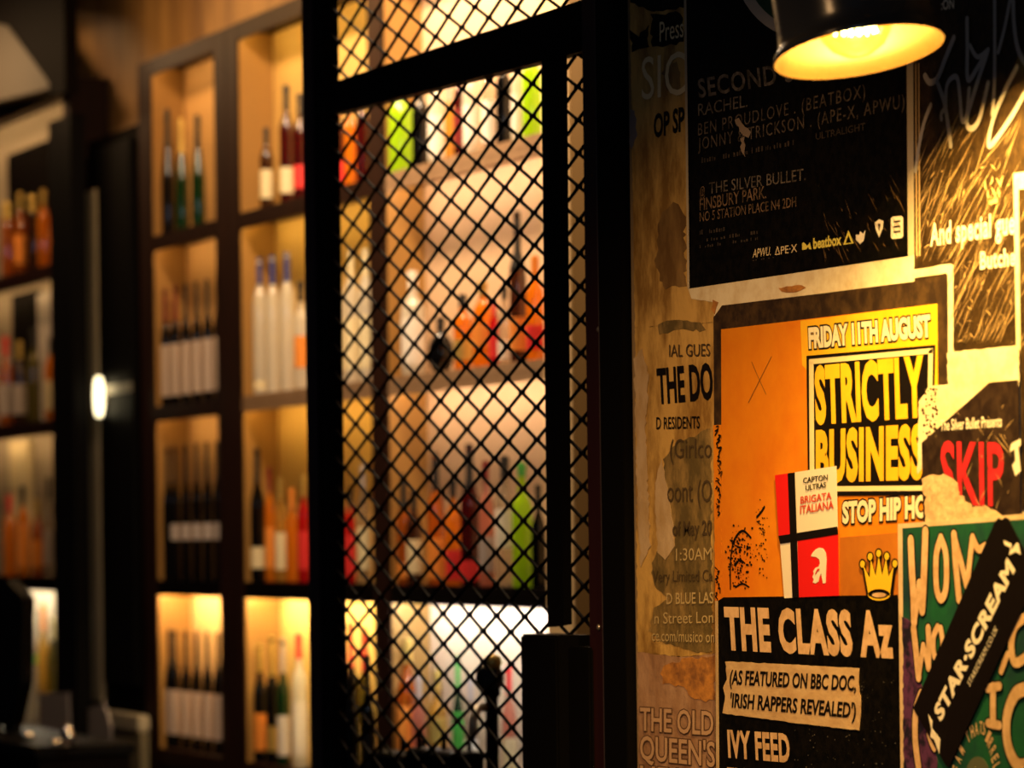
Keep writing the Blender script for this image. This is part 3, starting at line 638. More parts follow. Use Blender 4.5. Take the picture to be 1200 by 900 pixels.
for i in range(ia, ib + 1):
    for j in range(ja, jb + 1):
        if (i + j) % 2: continue
        a = n0 + Vector((i * PXM / 2, 0, j * PZM / 2)); a.y = MY
        if a.x < ME0 - PXM / 2 or a.x > ME1: continue
        wv = 0.0029
        for dj in (1, -1):
            b = n0 + Vector(((i + 1) * PXM / 2, 0, (j + dj) * PZM / 2)); b.y = MY
            aa, bb = a, b
            if aa.x < ME0: aa = a + (b - a) * ((ME0 - a.x) / (b.x - a.x))
            if bb.x > ME1: bb = a + (b - a) * ((ME1 - a.x) / (b.x - a.x))
            if bb.x - aa.x < 1e-4: continue
            seg(bm, aa, bb, wv, .004)
        if ME0 < a.x < ME1: seg(bm, a - Vector((.006, 0, 0)), a + Vector((.006, 0, 0)), .0044, .0055)
link('expanded_mesh', bm, WIRE, t)
# lock box
bm = box(px_x(608, PY - .03), px_x(650, PY - .03), PY - .03, PY + .028, 0.95, at(630, 744, PY - .03).z, 0.003)
lb = link('lock_box', bm, STEEL_BLACK, t); lb['label'] = 'black lock box at the foot of the gate'
bm = box(px_x(650, PY - .02) + .001, px_x(695, PY - .004), PY - .012, PY + .02, 0.95, at(675, 758, PY - .012).z, 0.003)
link('keeper_box', bm, STEEL_BLACK, t)

# ================================================================== posters
def poster(name, label, outline, k, m, cat='poster', **kw):
    return tag(link(name, sheet(outline, k, **kw), m), label, cat, 'posters and stickers on the wall')

# layer 0: old papers on the left strip
po = poster('torn_poster', 'torn brown poster strip left of the big black poster, top of wall', [(737, -60), (806, -60), (808, 345), (838, 350), (838, 378), (744, 384), (741, 200)], 0, TAN, jit=0.6)
bm = bmesh.new(); sheet([(738, -60), (803, -60), (801, 8), (770, 14), (738, 4)], 1, bm, jit=1.5, seed=3); sheet([(763, 18), (798, 14), (801, 50), (780, 53), (764, 55)], 1, bm, jit=2.0, seed=4); sheet([(737, 34), (748, 42), (759, 30), (760, 56), (742, 60)], 1, bm, jit=1.6, seed=5)
link('printed_patch', bm, BLACK, po)
bm = bmesh.new(); sheet([(772, 255), (790, 235), (802, 250), (803, 335), (776, 338), (768, 300)], 1, bm, jit=2.5, seed=6); link('water_stain', bm, BROWN_STAIN, po); bm = bmesh.new(); sheet([(776, 84), (792, 72), (799, 86), (797, 105), (782, 106)], 1, bm, jit=2, seed=8)
link('water_stain', bm, BROWN_STAIN, po)
bm = bmesh.new(); sheet([(738, 128), (744, 129), (746, 160), (740, 174), (738, 170)], 1, bm, jit=1, seed=9); link('scrap', bm, LILAC, po)
lettering('pale_lettering', mat('pale_tan_print', (0.80, 0.68, 0.42), 0.6), po, [('Press', (773, 49), (801, 43), (773, 26)), ('SIC', (752, 117), (803, 110), (752, 68)), ], 2)
lettering('headline_lettering', INK, po, [('OP SP', (766, 162), (802, 153), (766, 134), dict(bold=.03))], 2)

po = poster('torn_poster', 'torn tan poster strip with faded residents text, beside the orange poster', [(744, 384), (838, 378), (838, 766), (800, 770), (747, 764)], 0, TAN, jit=0.8)
bm = bmesh.new()
sheet([(777, 538), (792, 520), (833, 502), (834, 680), (834, 764), (812, 764), (775, 752), (761, 738), (767, 712), (782, 700), (766, 686), (763, 660), (771, 645), (780, 656), (792, 640), (788, 612), (782, 588), (779, 566)], 1, bm, jit=1.4, seed=11)
sheet([(771, 380), (790, 374), (822, 377), (826, 388), (800, 386), (772, 392)], 1, bm, jit=1.6, seed=12)
link('printed_patch', bm, OLIVE, po)
bm = bmesh.new(); sheet([(768, 566), (775, 538), (778, 552), (784, 584), (788, 612), (791, 640), (780, 656), (771, 648), (768, 600)], 2, bm, jit=0.8, seed=13)
sheet([(743, 420), (752, 408), (760, 440), (756, 500), (762, 640), (750, 664), (746, 560)], 2, bm, jit=1.2, seed=14)
link('bare_patch', bm, PALE_TAN, po)
lettering('headline_lettering', INK, po, [('THE DO', (771, 474), (836, 468), (769, 432), dict(bold=.03)), ('D RESIDENTS', (769, 503), (820, 502), (769, 489), dict(bold=.01))], 2)
lettering('body_lettering', FADED_INK, po, [('IAL GUES', (784, 418), (832, 417), (784, 404)), ('(Girlco', (785, 537), (834, 536), (785, 515)), ('oont (O', (782, 588), (834, 588), (782, 563)), ('of May 20', (788, 628), (834, 627), (788, 611), dict(bold=.02)),
    ('Very Limited Ca', (765, 682), (835, 681), (765, 669))], 3)
lettering('pale_lettering', mat('straw_print', (0.50, 0.38, 0.18), 0.6), po, [('1:30AM', (792, 657), (834, 656), (792, 643)), ('D BLUE LAS', (781, 708), (836, 707), (781, 695), dict(bold=.01)), ('n Street Lon', (767, 731), (836, 730), (767, 718)), ('ce.com/musico on', (764, 751), (837, 753), (764, 738))], 3)

po = poster('torn_poster', 'torn pinkish poster with old style outlined lettering, lower left of wall', [(747, 764), (800, 770), (838, 766), (838, 960), (749, 960)], 0, PINK_TAN, jit=0.8)
bm = bmesh.new(); sheet([(776, 782), (800, 772), (838, 770), (838, 822), (812, 820), (800, 806), (775, 800)], 1, bm, jit=2.2, seed=15); link('rust_stain', bm, RUST, po)
OQ = [('THE OLD', (750, 856), (836, 862), (750, 829)), ("QUEEN'S", (750, 890), (838, 899), (750, 862)), ('HEAD', (750, 928), (826, 936), (750, 897))]
lettering('letter_outline', mat('brown_outline', (0.10, 0.05, 0.025), 0.6), po, [(a, b, c, d, dict(bold=.02, extra=.035)) for a, b, c, d in OQ], 2)
lettering('headline_lettering', mat('dusty_pink_print', (0.50, 0.32, 0.20), 0.6), po, [(a, b, c, d, dict(bold=.015)) for a, b, c, d in OQ], 3)

# the big worn black poster behind the lamp, right
po = poster('gig_poster', 'scratched black poster with silver graffiti right of the lamp', [(1068, -110), (1270, -130), (1270, 400), (1117, 412), (1113, 412), (1068, 332)], 0, WORN_BLACK)
bm = bmesh.new()
def gz(*q): return [(1000 + x / 4.5, y / 4.5) for x, y in q]
for st, wd in ((gz((530, 200), (485, 310), (445, 410), (405, 435), (378, 400)), 6), (gz((445, 440), (480, 540), (500, 660), (515, 768)), 5.5), (gz((490, 560), (465, 600), (466, 628)), 4.5),
               (gz((488, 540), (492, 460), (515, 415), (548, 410), (562, 500), (575, 635), (600, 600), (612, 470)), 5), (gz((600, 100), (602, 260), (606, 420), (660, 350), (708, 272), (650, 450), (600, 630), (622, 678), (665, 630), (712, 440)), 5.5),
               (gz((615, 240), (655, 300), (712, 262)), 4.5), (gz((745, -60), (746, 200), (745, 420), (738, 560), (735, 600)), 5), (gz((862, 355), (790, 500), (735, 640), (714, 765), (760, 725), (850, 590), (905, 490)), 5.5),
               (gz((838, -60), (800, 140), (765, 275)), 4.5), (gz((843, -60), (848, 120), (870, 260), (915, 345)), 5.5), (gz((408, 555), (372, 650), (345, 780), (328, 900)), 5)):
    stroke(bm, st, wd, 3)
link('graffiti_tag', bm, MARKER, po)['label'] = 'silver marker graffiti tag'
lettering('lettering', WHITE, po, [('And special gue', (1090, 289), (1189, 274), (1090, 262), dict(bold=.03, space=1.08)), ('Butche', (1148.5, 316), (1190, 311), (1148.5, 295), dict(bold=.03, space=1.08)), (':ON', (1103, 12), (1118, 10), (1103, 0), dict(bold=.02))], 2)
R3 = random.Random(5); bm = bmesh.new()
def scratch(bm, x, y, L, ang, w, k=2):
    dx, dy = math.cos(ang), math.sin(ang); nx, ny = -dy * w / 2, dx * w / 2
    a = (x - dx * L / 2, y - dy * L / 2); b = (x + dx * L / 2, y + dy * L / 2); m = (x + nx * R3.uniform(-2, 2), y + ny * R3.uniform(-2, 2))
    flat(bm, [a, (m[0] + nx, m[1] + ny), b, (m[0] - nx, m[1] - ny)], k)
for _ in range(340):  # scratches plus the lamp glints along them, drawn as pale marks
    x = R3.uniform(1073, 1188); y = R3.uniform(150, 402)
    if x < 1116 and y > 308: continue
    if R3.random() > (0.35 + 0.65 * min(1, (y - 150) / 90)): continue
    ang = math.radians(-66 + R3.gauss(0, 6)); L = R3.choice((14, 22, 36, 60, 90))
    L = min(L, 2 * ((308 if x < 1118 else 404) - y)); L = max(L, 4)
    scratch(bm, x, y, L, ang, R3.choice((.25, .3, .4, .6)))
for _ in range(55):
    x = R3.uniform(1085, 1186); y = R3.uniform(190, 400)
    if x < 1118 and y > 300: continue
    scratch(bm, x, y, R3.uniform(3, 12), R3.uniform(0, 3.14), R3.choice((.5, .8, 1.2)))
for x, y in ((1156, 218), (1161, 212), (1164, 224), (1170, 214), (1174, 212), (1158, 228), (1170, 226)): scratch(bm, x, y, 14, R3.uniform(-2.2, -.8), 2.0)
for x0 in (1072.5, 1076): flat(bm, [(x0, 74), (x0 + 1.2, 74), (x0 + 2.6, 300), (x0 + 1.0, 300)], 2)
sheet([(1159, 236), (1168, 232), (1169, 237), (1160, 240)], 2, bm)
link('scratches_and_glints', bm, SCRATCH_GLINT, po)

# cream sheet at the far right edge, dark inside
po = poster('bordered_poster', 'white bordered dark poster cut by the right edge of the photo', [(1187.5, 203), (1290, 193), (1290, 640), (1194, 606), (1192, 470)], 1, CREAM)
bm = bmesh.new(); sheet([(1193.5, 222), (1284, 214), (1284, 620), (1198, 598)], 2, bm); link('printed_panel', bm, WORN_BLACK, po)
bm = bmesh.new()
for _ in range(30): scratch(bm, R3.uniform(1196, 1240), R3.uniform(230, 420), R3.choice((6, 14, 24)), math.radians(-60 + R3.gauss(0, 10)), .9, 3)
link('scratches_and_glints', bm, SCRATCH_GLINT, po)

# black line-up poster, top centre
po = poster('lineup_poster', 'large black poster with grey performer names behind the hanging lamp', [(803, -120), (1061, -160), (1064, 300), (808, 338)], 2, BLACK)
bm = bmesh.new(); sheet([(1061, -160), (1069, -161), (1071, 298), (1064, 300)], 2, bm); sheet([(800, -120), (803, -120), (808, 338), (805.5, 338)], 2, bm); link('paper_edge', bm, mat('edge_paper', (0.50, 0.42, 0.30), 0.6), po)
bm = bmesh.new(); sheet([(938 + 82 * math.cos(a), -60 + 104 * math.sin(a)) for a in [2 * math.pi * i / 48 for i in range(48)]], 3, bm); link('ring_print', bm, mat('grey_ring_print', (0.55, 0.48, 0.40), 0.6), po)
bm = bmesh.new(); sheet([(940 + 72 * math.cos(a), -60 + 92 * math.sin(a)) for a in [2 * math.pi * i / 48 for i in range(48)]], 4, bm); link('roundel', bm, GREEN_DARK, po)['label'] = 'dark green roundel'
lettering('headline_lettering', GREY_PRINT, po, [('SECOND S', (819, 115), (930, 95), (817, 93), dict(space=1.1, bold=.018)), ('RACHEL.', (818, 136), (876, 125), (818, 122)), ('THE SILVER BULLET.', (831, 227), (944, 211), (831, 214), dict(space=1.02))], 3)
lettering('names_lettering', mat('worn_names_print', (0.15, 0.115, 0.09), 0.6, noise=((0.035, 0.027, 0.02), 110, 0.40, 0.60, (1, 1, 1))), po, [('BEN PROUDLOVE . (BEATBOX)', (818, 159), (1014, 114), (818, 145), dict(space=1.2)), ('JONNY & TRICKSON . (APE-X, APWU)', (818, 176), (1060, 126), (818, 162), dict(space=1.2))], 3)
lettering('small_lettering', DIM_PRINT, po, [('ULTRALIGHT', (956, 164), (1014, 152), (956, 156))], 3)
for x0, y0, x1, y1, hh in ((822, 191, 930, 170, 7), (820, 275, 848, 271, 6), (820, 284, 888, 274, 5), (820, 291, 888, 281, 4), (882, 306, 908, 302, 2)):
    bm = bmesh.new(); x = x0                       # lines worn past reading: only stubs of letters are left
    while x < x1:
        yb = y0 + (y1 - y0) * (x - x0) / (x1 - x0); wd = R3.uniform(.8, 2.2)
        if R3.random() < .75: q = hh * R3.uniform(.5, 1); flat(bm, [(x, yb), (x + wd, yb - .2), (x + wd, yb - q), (x, yb - q)], 3)
        x += wd + R3.uniform(.8, 2.0)
    link('worn_print', bm, DIM_PRINT, po)
lettering('venue_lettering', mat('brown_grey_print', (0.24, 0.15, 0.09), 0.6, noise=((0.06, 0.04, 0.02), 100, 0.4, 0.6, (1, 1, 1))), po, [('@', (820, 231), (826, 229), (820, 220)), ('FINSBURY PARK.', (820, 247), (898, 232), (820, 233), dict(bold=.005)), ('NO 5 STATION PLACE N4 2DH', (820, 260), (933, 242), (820, 249))], 3)
lettering('sponsor_lettering', mat('sponsor_cream', (0.74, 0.60, 0.34), 0.6), po, [('APWU.', (882, 302), (903, 299), (883, 292)), ('\u0394PE\u00b7X', (908, 299), (934, 295), (908, 290), dict(bold=.0)), ], 3)
lettering('sponsor_mark', LEMON, po, [('beatbox', (953, 292), (986, 287), (953, 279), dict(bold=.03))], 3)
bm = bmesh.new()
flat(bm, [(940, 293), (940, 285), (942, 284), (946, 288), (949, 284), (951, 292), (948, 292), (947, 289), (945, 292)], 3)
sheet([(988, 287), (994, 270), (1000, 285)], 3, bm); link('triangle_mark', bm, LEMON, po)
bm = bmesh.new(); sheet([(991, 285), (994, 276), (997.5, 284)], 4, bm); link('triangle_core', bm, BLACK, po)
bm = bmesh.new(); sheet([(1003, 281), (1003, 275), (1007, 275), (1008, 271), (1011, 274), (1014, 270), (1013, 276), (1012, 282), (1008, 286)], 3, bm)
sheet([(1025, 261), (1030, 257), (1035, 259), (1034, 268), (1030, 278), (1026, 268)], 3, bm); sheet([(1044, 256), (1046, 254), (1056, 253), (1058, 255), (1058, 277), (1056, 279), (1046, 280), (1044, 278)], 3, bm)
link('badge_mark', bm, WHITE, po)
bm = bmesh.new(); sheet([(1028.5, 262), (1031.5, 262), (1030, 271)], 4, bm)
for q in range(3): flat(bm, [(1047, 259 + 6 * q), (1055, 258 + 6 * q), (1055, 260 + 6 * q), (1047, 261 + 6 * q)], 4)
link('badge_detail', bm, WORN_BLACK, po)
bm = bmesh.new(); sheet([(860, 140), (865, 137), (872, 148), (880, 154), (878, 162), (870, 159)], 4, bm, jit=1.2, seed=20); sheet([(868, 162), (872, 160), (873, 185), (868, 178)], 4, bm, jit=1.2, seed=21)
link('torn_fleck', bm, mat('torn_grey', (0.30, 0.22, 0.16), 0.7), po)
bm = bmesh.new()
for _ in range(70):  # scratches with lamp glints drawn in, slanted around the lamp
    x = R3.uniform(960, 1058); y = R3.uniform(205, 300) - 0.0
    if y > 335 - 0.149 * (x - 808) - 6 or y < 205 + (1058 - x) * .5: continue
    scratch(bm, x, y, R3.choice((5, 10, 16, 26)), math.radians(62 + R3.gauss(0, 9)), R3.choice((.5, .7)), 3)
link('scratches_and_glints', bm, mat('faint_scratch_glint', (0.22, 0.13, 0.05), 0.5), po)

# cream strip peeking out under it
po = poster('paper_strip', 'cream strip of bare paper under the large black poster', [(806, 336), (1071, 297), (1071, 316), (1114, 309), (1117, 311), (1117, 446), (1110, 446), (1109, 320), (1071, 326), (1071, 332), (970, 345), (846, 362), (838, 380), (835, 354), (810, 350)], 1, CREAM, cat='paper', jit=0.4)
bm = bmesh.new(); sheet([(912, 338), (938, 333), (945, 338), (922, 344)], 2, bm, jit=1.2, seed=30); sheet([(836, 352), (842, 354), (838, 368), (834, 362)], 2, bm, jit=1.0, seed=31); link('stain', bm, RUST, po)

# orange poster
po = poster('orange_poster', 'orange club poster with yellow headline in a black box, centre of wall', [(836, 372), (846, 358), (970, 343), (1070, 330), (1110, 321), (1112, 700), (838, 712)], 3, mat('brown_black_border', (0.026, 0.015, 0.009), 0.42, noise=((0.07, 0.04, 0.016), 50, 0.36, 0.58, (1, 1, 1)), bump=0.2))
bm = bmesh.new(); sheet([(845, 386), (1098, 356), (1101, 700), (846, 706)], 4, bm); sheet([(836, 498), (845, 498), (846, 706), (838, 708)], 4, bm, jit=0.5); link('orange_panel', bm, ORANGE, po)
bm = bmesh.new(); sheet([(938, 376), (1098, 356), (1100, 560), (1079, 580), (1076, 420), (946, 434), (940, 428)], 5, bm); link('yellow_panel', bm, YELLOW, po)
bm = bmesh.new(); sheet([(984, 630), (1054, 624), (1054, 699), (985, 700)], 5, bm); link('lower_panel', bm, RUST_PRINT, po)
BOX = [(945, 417), (1096, 404), (1092, 580), (947, 581)]
bm = bmesh.new(); sheet(BOX, 6, bm); link('headline_box', bm, INK, po)
bm = bmesh.new()
for q in ([(948, 421), (1093, 408), (1093, 414), (949, 427)], [(948, 421), (953, 421), (954, 575), (949, 575)], [(1088, 411), (1093, 408), (1090, 575), (1086, 575)], [(950, 570), (1090, 569), (1090, 575), (950, 576)]): sheet(q, 7, bm)
link('box_line', bm, mat('pale_yellow_print', (0.82, 0.70, 0.40), 0.5), po)
lettering('headline_lettering', YELLOW, po, [('STRICTLY', (956, 498), (1084, 489), (954, 429), dict(bold=.05, space=1.08)), ('BUSINESS', (956, 566), (1082, 562), (956, 504), dict(bold=.05, space=1.08))], 7)
SUB = [('FRIDAY 11TH AUGUST', (948, 409), (1091, 395), (947, 384)), ('STOP HIP HOP', (987, 614), (1096, 606), (987, 588))]
lettering('subhead_outline', INK, po, [(a, b, c, d, dict(bold=.05, extra=.06)) for a, b, c, d in SUB], 6)
lettering('subhead_lettering', mat('cream_print', (0.82, 0.75, 0.55), 0.55), po, [(a, b, c, d, dict(bold=.05)) for a, b, c, d in SUB], 7)
bm = bmesh.new(); R6 = random.Random(3)
for y in range(500, 704, 5):                        # a worn vertical line of small print
    if 602 < y < 664: continue
    x = R6.uniform(838, 843); stroke(bm, [(x, y), (x + R6.uniform(1, 4), y + R6.uniform(-3, 3)), (x + R6.uniform(-1, 3), y + R6.uniform(2, 5))], R6.uniform(1.0, 1.8), 6)
link('edge_print', bm, INK, po)
bm = bmesh.new(); R4 = random.Random(12)
for _ in range(260):                               # black spatter stencil, lower left
    a = R4.uniform(0, 6.28); q = abs(R4.gauss(.75, .28)); x = 868 + 14 * q * math.cos(a); y = 652 + 28 * q * math.sin(a)
    if math.cos(a) > .3 and R4.random() < .5: continue
    r = R4.uniform(.4, 1.6); flat(bm, [(x - r * .6, y - r), (x + r * .7, y - r * .6), (x + r * .5, y + r), (x - r * .8, y + r * .6)], 5)
for _ in range(70):
    x = R4.gauss(893, 4); y = R4.gauss(628, 22); r = R4.uniform(.4, 1.3); flat(bm, [(x - r * .6, y - r), (x + r * .7, y - r * .6), (x + r * .5, y + r), (x - r * .8, y + r * .6)], 5)
stroke(bm, [(856, 690), (856, 660), (860, 634), (870, 622), (880, 630)], 2.2, 5); stroke(bm, [(862, 662), (867, 656), (873, 660)], 1.6, 5); stroke(bm, [(862, 688), (870, 684), (878, 688)], 1.6, 5); stroke(bm, [(887, 606), (892, 600), (896, 594)], 2.2, 5)
link('stencil_spatter', bm, INK, po)['label'] = 'black spatter stencil of a face'
bm = bmesh.new(); stroke(bm, [(881, 424), (890, 445), (898, 462)], .6, 5); stroke(bm, [(904, 418), (890, 446), (877, 472)], .6, 5); link('pencil_cross', bm, FADED_INK, po)
# crown
bm = bmesh.new()
def ell(cx, cy, rx, ry, n=20): return [(cx + rx * math.cos(2 * math.pi * i / n), cy + ry * math.sin(2 * math.pi * i / n)) for i in range(n)]
tips = [(1010.5, 661), (1019.5, 652.5), (1029.5, 648.5), (1039, 652), (1048.5, 660.5)]
crown = [(1018, 699), (1012, 664), (1019, 678), (1020.5, 657), (1026, 676), (1029.5, 653), (1033.5, 675), (1038, 656), (1041, 676), (1047, 664), (1042.5, 698)]
def grow(pts, d):
    cx = sum(p[0] for p in pts) / len(pts); cy = sum(p[1] for p in pts) / len(pts)
    return [(cx + (x - cx) * (1 + d), cy + (y - cy) * (1 + d * .6)) for x, y in pts]
sheet([(1016, 701), (1009.5, 662), (1018, 672), (1018.5, 655), (1025.5, 670), (1028, 650), (1031, 650), (1034, 670), (1037, 654), (1040.5, 655), (1041.5, 671), (1049.5, 661), (1045, 700)], 10, bm)
for c in tips: sheet(ell(c[0], c[1], 4.2, 6.2), 10, bm)
sheet(ell(1030, 697, 15, 8.5), 10, bm); link('crown_outline', bm, INK, po)
bm = bmesh.new(); sheet(crown, 10.6, bm)
for c in tips: sheet(ell(c[0], c[1], 2.6, 4.2), 10.6, bm)
sheet(ell(1030, 697, 13, 6.8), 10.6, bm); link('crown_print', bm, CROWN_Y, po)['label'] = 'yellow crown drawing'
bm = bmesh.new(); sheet(ell(1030, 697, 10.5, 4.2), 11.2, bm); link('crown_band', bm, INK, po)
bm = bmesh.new(); sheet(ell(1030, 697.3, 8.2, 2.8), 11.8, bm); link('crown_mouth', bm, PEACH, po)

# bare cream sheet and torn patches right of the orange poster
po = poster('bare_paper', 'bare cream paper above the black poster with red lettering', [(1110, 413), (1193, 405), (1194, 452), (1160, 470), (1095, 530), (1075, 556), (1077, 470), (1090, 452), (1111, 450)], 7.5, CREAM, cat='paper', jit=0.7)
bm = bmesh.new()
for _ in range(60): x = R4.uniform(1081, 1098); y = R4.uniform(455, 512); r = R4.uniform(.6, 2.2); flat(bm, [(x - r, y), (x, y - r), (x + r, y), (x, y + r)], 7.9)
link('flecks', bm, FADED_INK, po)
po = poster('red_title_poster', 'black cut-corner poster with tall red lettering at right', [(1080, 519), (1159.5, 448), (1193, 445), (1196, 612), (1082, 616)], 8.2, mat('charcoal_ink', (0.014, 0.007, 0.006), 0.42, noise=((0.038, 0.022, 0.014), 60, 0.36, 0.6, (1, 1, 1)), bump=0.15))
lettering('presents_lettering', WHITE, po, [('The Silver Bullet Presents', (1102, 505), (1174, 500), (1102, 492), dict(bold=.015))], 9)
lettering('title_lettering', SKIP_RED, po, [('SKIP', (1103, 590), (1177, 594), (1102, 517), dict(bold=.02, space=1.0))], 9)
bm = bmesh.new(); sheet([(1185, 520), (1196, 514), (1196, 522), (1193, 524), (1196, 552), (1190, 558), (1186, 545), (1190, 540), (1189, 526), (1183, 530)], 9, bm); link('pale_fleck', bm, WHITE, po)
bm = bmesh.new()
for _ in range(24): scratch(bm, R4.uniform(1090, 1190), R4.uniform(470, 600), R4.choice((5, 9, 20)), math.radians(R4.choice((-62, 60)) + R4.gauss(0, 9)), .6, 9)
scratch(bm, 1175, 522, 34, math.radians(50), 1.0, 10); scratch(bm, 1178, 518, 30, math.radians(55), .8, 10)
link('scratches_and_glints', bm, SCRATCH_GLINT, po)
poster('torn_paper', 'ragged torn beige paper patch below the red lettering', [(1081, 560), (1093, 556), (1107, 557), (1115, 561), (1121, 568), (1125, 579), (1132, 587), (1140, 595), (1155, 593), (1167, 600), (1178, 608), (1176, 620), (1083, 616), (1084, 584), (1079, 573)], 9.6,
       mat('beige_torn_paper', (0.68, 0.48, 0.28), 0.8, noise=((0.50, 0.32, 0.17), 60, 0.35, 0.6, (1, 1, 1)), bump=0.6, bscale=80), cat='paper', jit=1.8)

# black name poster, bottom centre
po = poster('name_poster', 'black poster with large peach lettering and a tape strip, bottom centre', [(838, 706), (848, 700), (1052, 697), (1056, 960), (839, 960)], 9, BLACK)
bm = bmesh.new(); sheet([(838, 704), (841, 704), (843, 960), (839.5, 960)], 10, bm); link('paper_edge', bm, PALE_TAN, po)
lettering('headline_lettering', PEACH, po, [('THE CLASS Az', (851, 762), (1048, 772), (848, 711), dict(bold=.05, space=1.1))], 10)
lettering('names_lettering', PEACH, po, [('IVY FEED', (853.5, 888), (926, 894), (852, 855), dict(bold=.04, space=1.08)), ('ELLIOT', (853.5, 932), (912, 938), (852, 899), dict(bold=.03))], 10)
bm = bmesh.new()
for _ in range(90): x = R4.uniform(930, 1050); y = R4.uniform(790, 900); r = R4.uniform(.3, .8); flat(bm, [(x - r, y), (x, y - r), (x + r, y), (x, y + r)], 10)
link('paint_flecks', bm, mat('grey_flecks', (0.12, 0.11, 0.10), 0.6), po)
tp = poster('tape_strip', 'tan masking tape strip with handwritten black capitals', [(850, 775), (930, 779), (1007, 783), (1006, 800), (1009, 822), (1007, 856), (930, 847), (847, 836), (850, 815), (847, 806), (852, 796)], 11, TAPE, cat='tape', jit=0.5)
lettering('handwriting', INK, tp, [('(AS FEATURED ON BBC DOC,', (855, 802), (1003, 810), (855, 785), dict(bold=.028, shear=.15)), ("'IRISH RAPPERS REVEALED')", (856, 829), (1003, 842), (856, 812), dict(bold=.028, shear=.15))], 12)

# four-square sticker
po = poster('crossed_sticker', 'red and white four-square sticker with a black cross and helmet mark', [(908, 557), (980, 546), (983, 698), (919, 701)], 10, WHITE, cat='sticker')
bm = bmesh.new(); sheet([(908, 557), (924, 554.5), (926.5, 627), (912.5, 629)], 11, bm); sheet([(934.5, 633), (982, 625), (983, 698), (936, 700)], 11, bm); link('red_square', bm, RED, po)
bm = bmesh.new(); sheet([(923, 554.7), (931, 553.5), (936, 700), (928.5, 700.5)], 12, bm); sheet([(912, 628), (981, 617), (982, 626), (914, 637)], 12, bm); link('black_cross', bm, INK, po)
lettering('small_lettering', INK, po, [('CAPTON', (941, 566.5), (970, 562.5), (941, 560), dict(bold=.02)), ('ULTRAS', (944, 575), (968, 571), (944, 568.8), dict(bold=.02))], 12)
lettering('red_lettering', mat('brick_red_print', (0.60, 0.06, 0.03), 0.5), po, [('BRIGATA', (938, 590.5), (974.5, 585), (938, 582), dict(bold=.02)), ('ITALIANA', (937.5, 602.5), (977, 596), (937.5, 593), dict(bold=.02))], 12)
bm = bmesh.new()
hel = [(263, 495), (270, 480), (285, 463), (300, 457), (315, 460), (328, 478), (331, 510), (329, 560), (327, 612), (316, 614), (312, 590), (308, 570), (300, 588), (296, 606), (284, 614), (272, 610), (276, 596), (270, 585), (276, 572), (274, 560), (283, 545), (297, 540), (303, 525), (300, 508), (285, 497)]
sheet([(880 + x / 3.75, 520 + y / 3.75) for x, y in hel], 12, bm); link('helmet_mark', bm, WHITE, po)
bm = bmesh.new(); stroke(bm, [(880 + 284 / 3.75, 520 + 572 / 3.75), (880 + 292 / 3.75, 520 + 556 / 3.75), (880 + 300 / 3.75, 520 + 552 / 3.75)], 1.4, 13); link('helmet_eye', bm, RED, po)

# green comic-lettered poster, bottom right
po = poster('comic_poster', 'cream bordered green poster with hand drawn letters, bottom right corner', [(1052, 614), (1202, 602), (1280, 596), (1280, 960), (1056, 960)], 11, mat('warm_cream_paper', (0.66, 0.50, 0.32), 0.65, noise=((0.54, 0.38, 0.22), 40, 0.35, 0.6, (1, 1, 1))))
bm = bmesh.new(); sheet([(1057.5, 619), (1193, 609), (1275, 604), (1275, 955), (1060, 955)], 12, bm); link('green_panel', bm, GREEN, po)
bm = bmesh.new(); sheet([(1057.5, 722), (1068, 730), (1078, 790), (1086, 840), (1098, 890), (1104, 955), (1060, 955)], 13, bm, jit=1.2); link('purple_patch', bm, PURPLE, po)
def z8(*q): return [(960 + x / 3, 600 + y / 3) for x, y in q]
LET = [(z8((322, 100), (326, 200), (332, 300), (334, 385)), 9), (z8((334, 385), (345, 320), (352, 250)), 7), (z8((352, 250), (356, 300), (362, 345)), 7), (z8((362, 345), (368, 240), (374, 70)), 9),
       (z8((428, 92), (412, 150), (412, 260), (428, 305), (446, 265), (446, 150), (428, 92)), 7.5), (z8((474, 80), (480, 180), (492, 305)), 8), (z8((474, 85), (500, 180), (520, 262)), 7), (z8((520, 262), (530, 170), (540, 90)), 7), (z8((540, 90), (560, 130), (585, 120)), 6.5),
       (z8((332, 410), (340, 480), (350, 580)), 8), (z8((350, 580), (360, 510), (366, 470)), 6), (z8((366, 470), (376, 510), (384, 545)), 6), (z8((384, 545), (386, 470), (384, 410)), 7.5),
       (z8((416, 405), (402, 440), (404, 500), (418, 520)), 6.5), (z8((418, 520), (434, 470), (428, 410)), 6.5),
       (z8((735, 365), (690, 400), (676, 470), (690, 530), (740, 500)), 8), (z8((735, 620), (690, 640), (660, 720), (664, 820), (700, 890), (760, 880)), 11), (z8((640, 560), (655, 520), (664, 500)), 6),
       (z8((612, 615), (611, 680), (612, 745)), 8), (z8((592, 620), (612, 616), (634, 612)), 7), (z8((594, 742), (612, 746), (634, 750)), 7), (z8((358, 640), (340, 700), (338, 800), (350, 900)), 8), (z8((385, 780), (395, 810), (405, 830)), 6)]
bm = bmesh.new()
bm.free()
for a, b in ((0, 4), (4, 5), (5, 9), (9, 13), (13, 15), (15, 16), (16, 17), (17, 18), (18, 21), (21, 22), (22, 23)):
    bm = bmesh.new()
    for q, wd in LET[a:b]: stroke(bm, q, wd * 1.12 + 3.0, 14)
    link('letter_outline', bm, INK, po)
    bm = bmesh.new()
    for q, wd in LET[a:b]: stroke(bm, q, wd * 1.12, 15)
    link('comic_letter', bm, PEACH, po)
bm = bmesh.new()
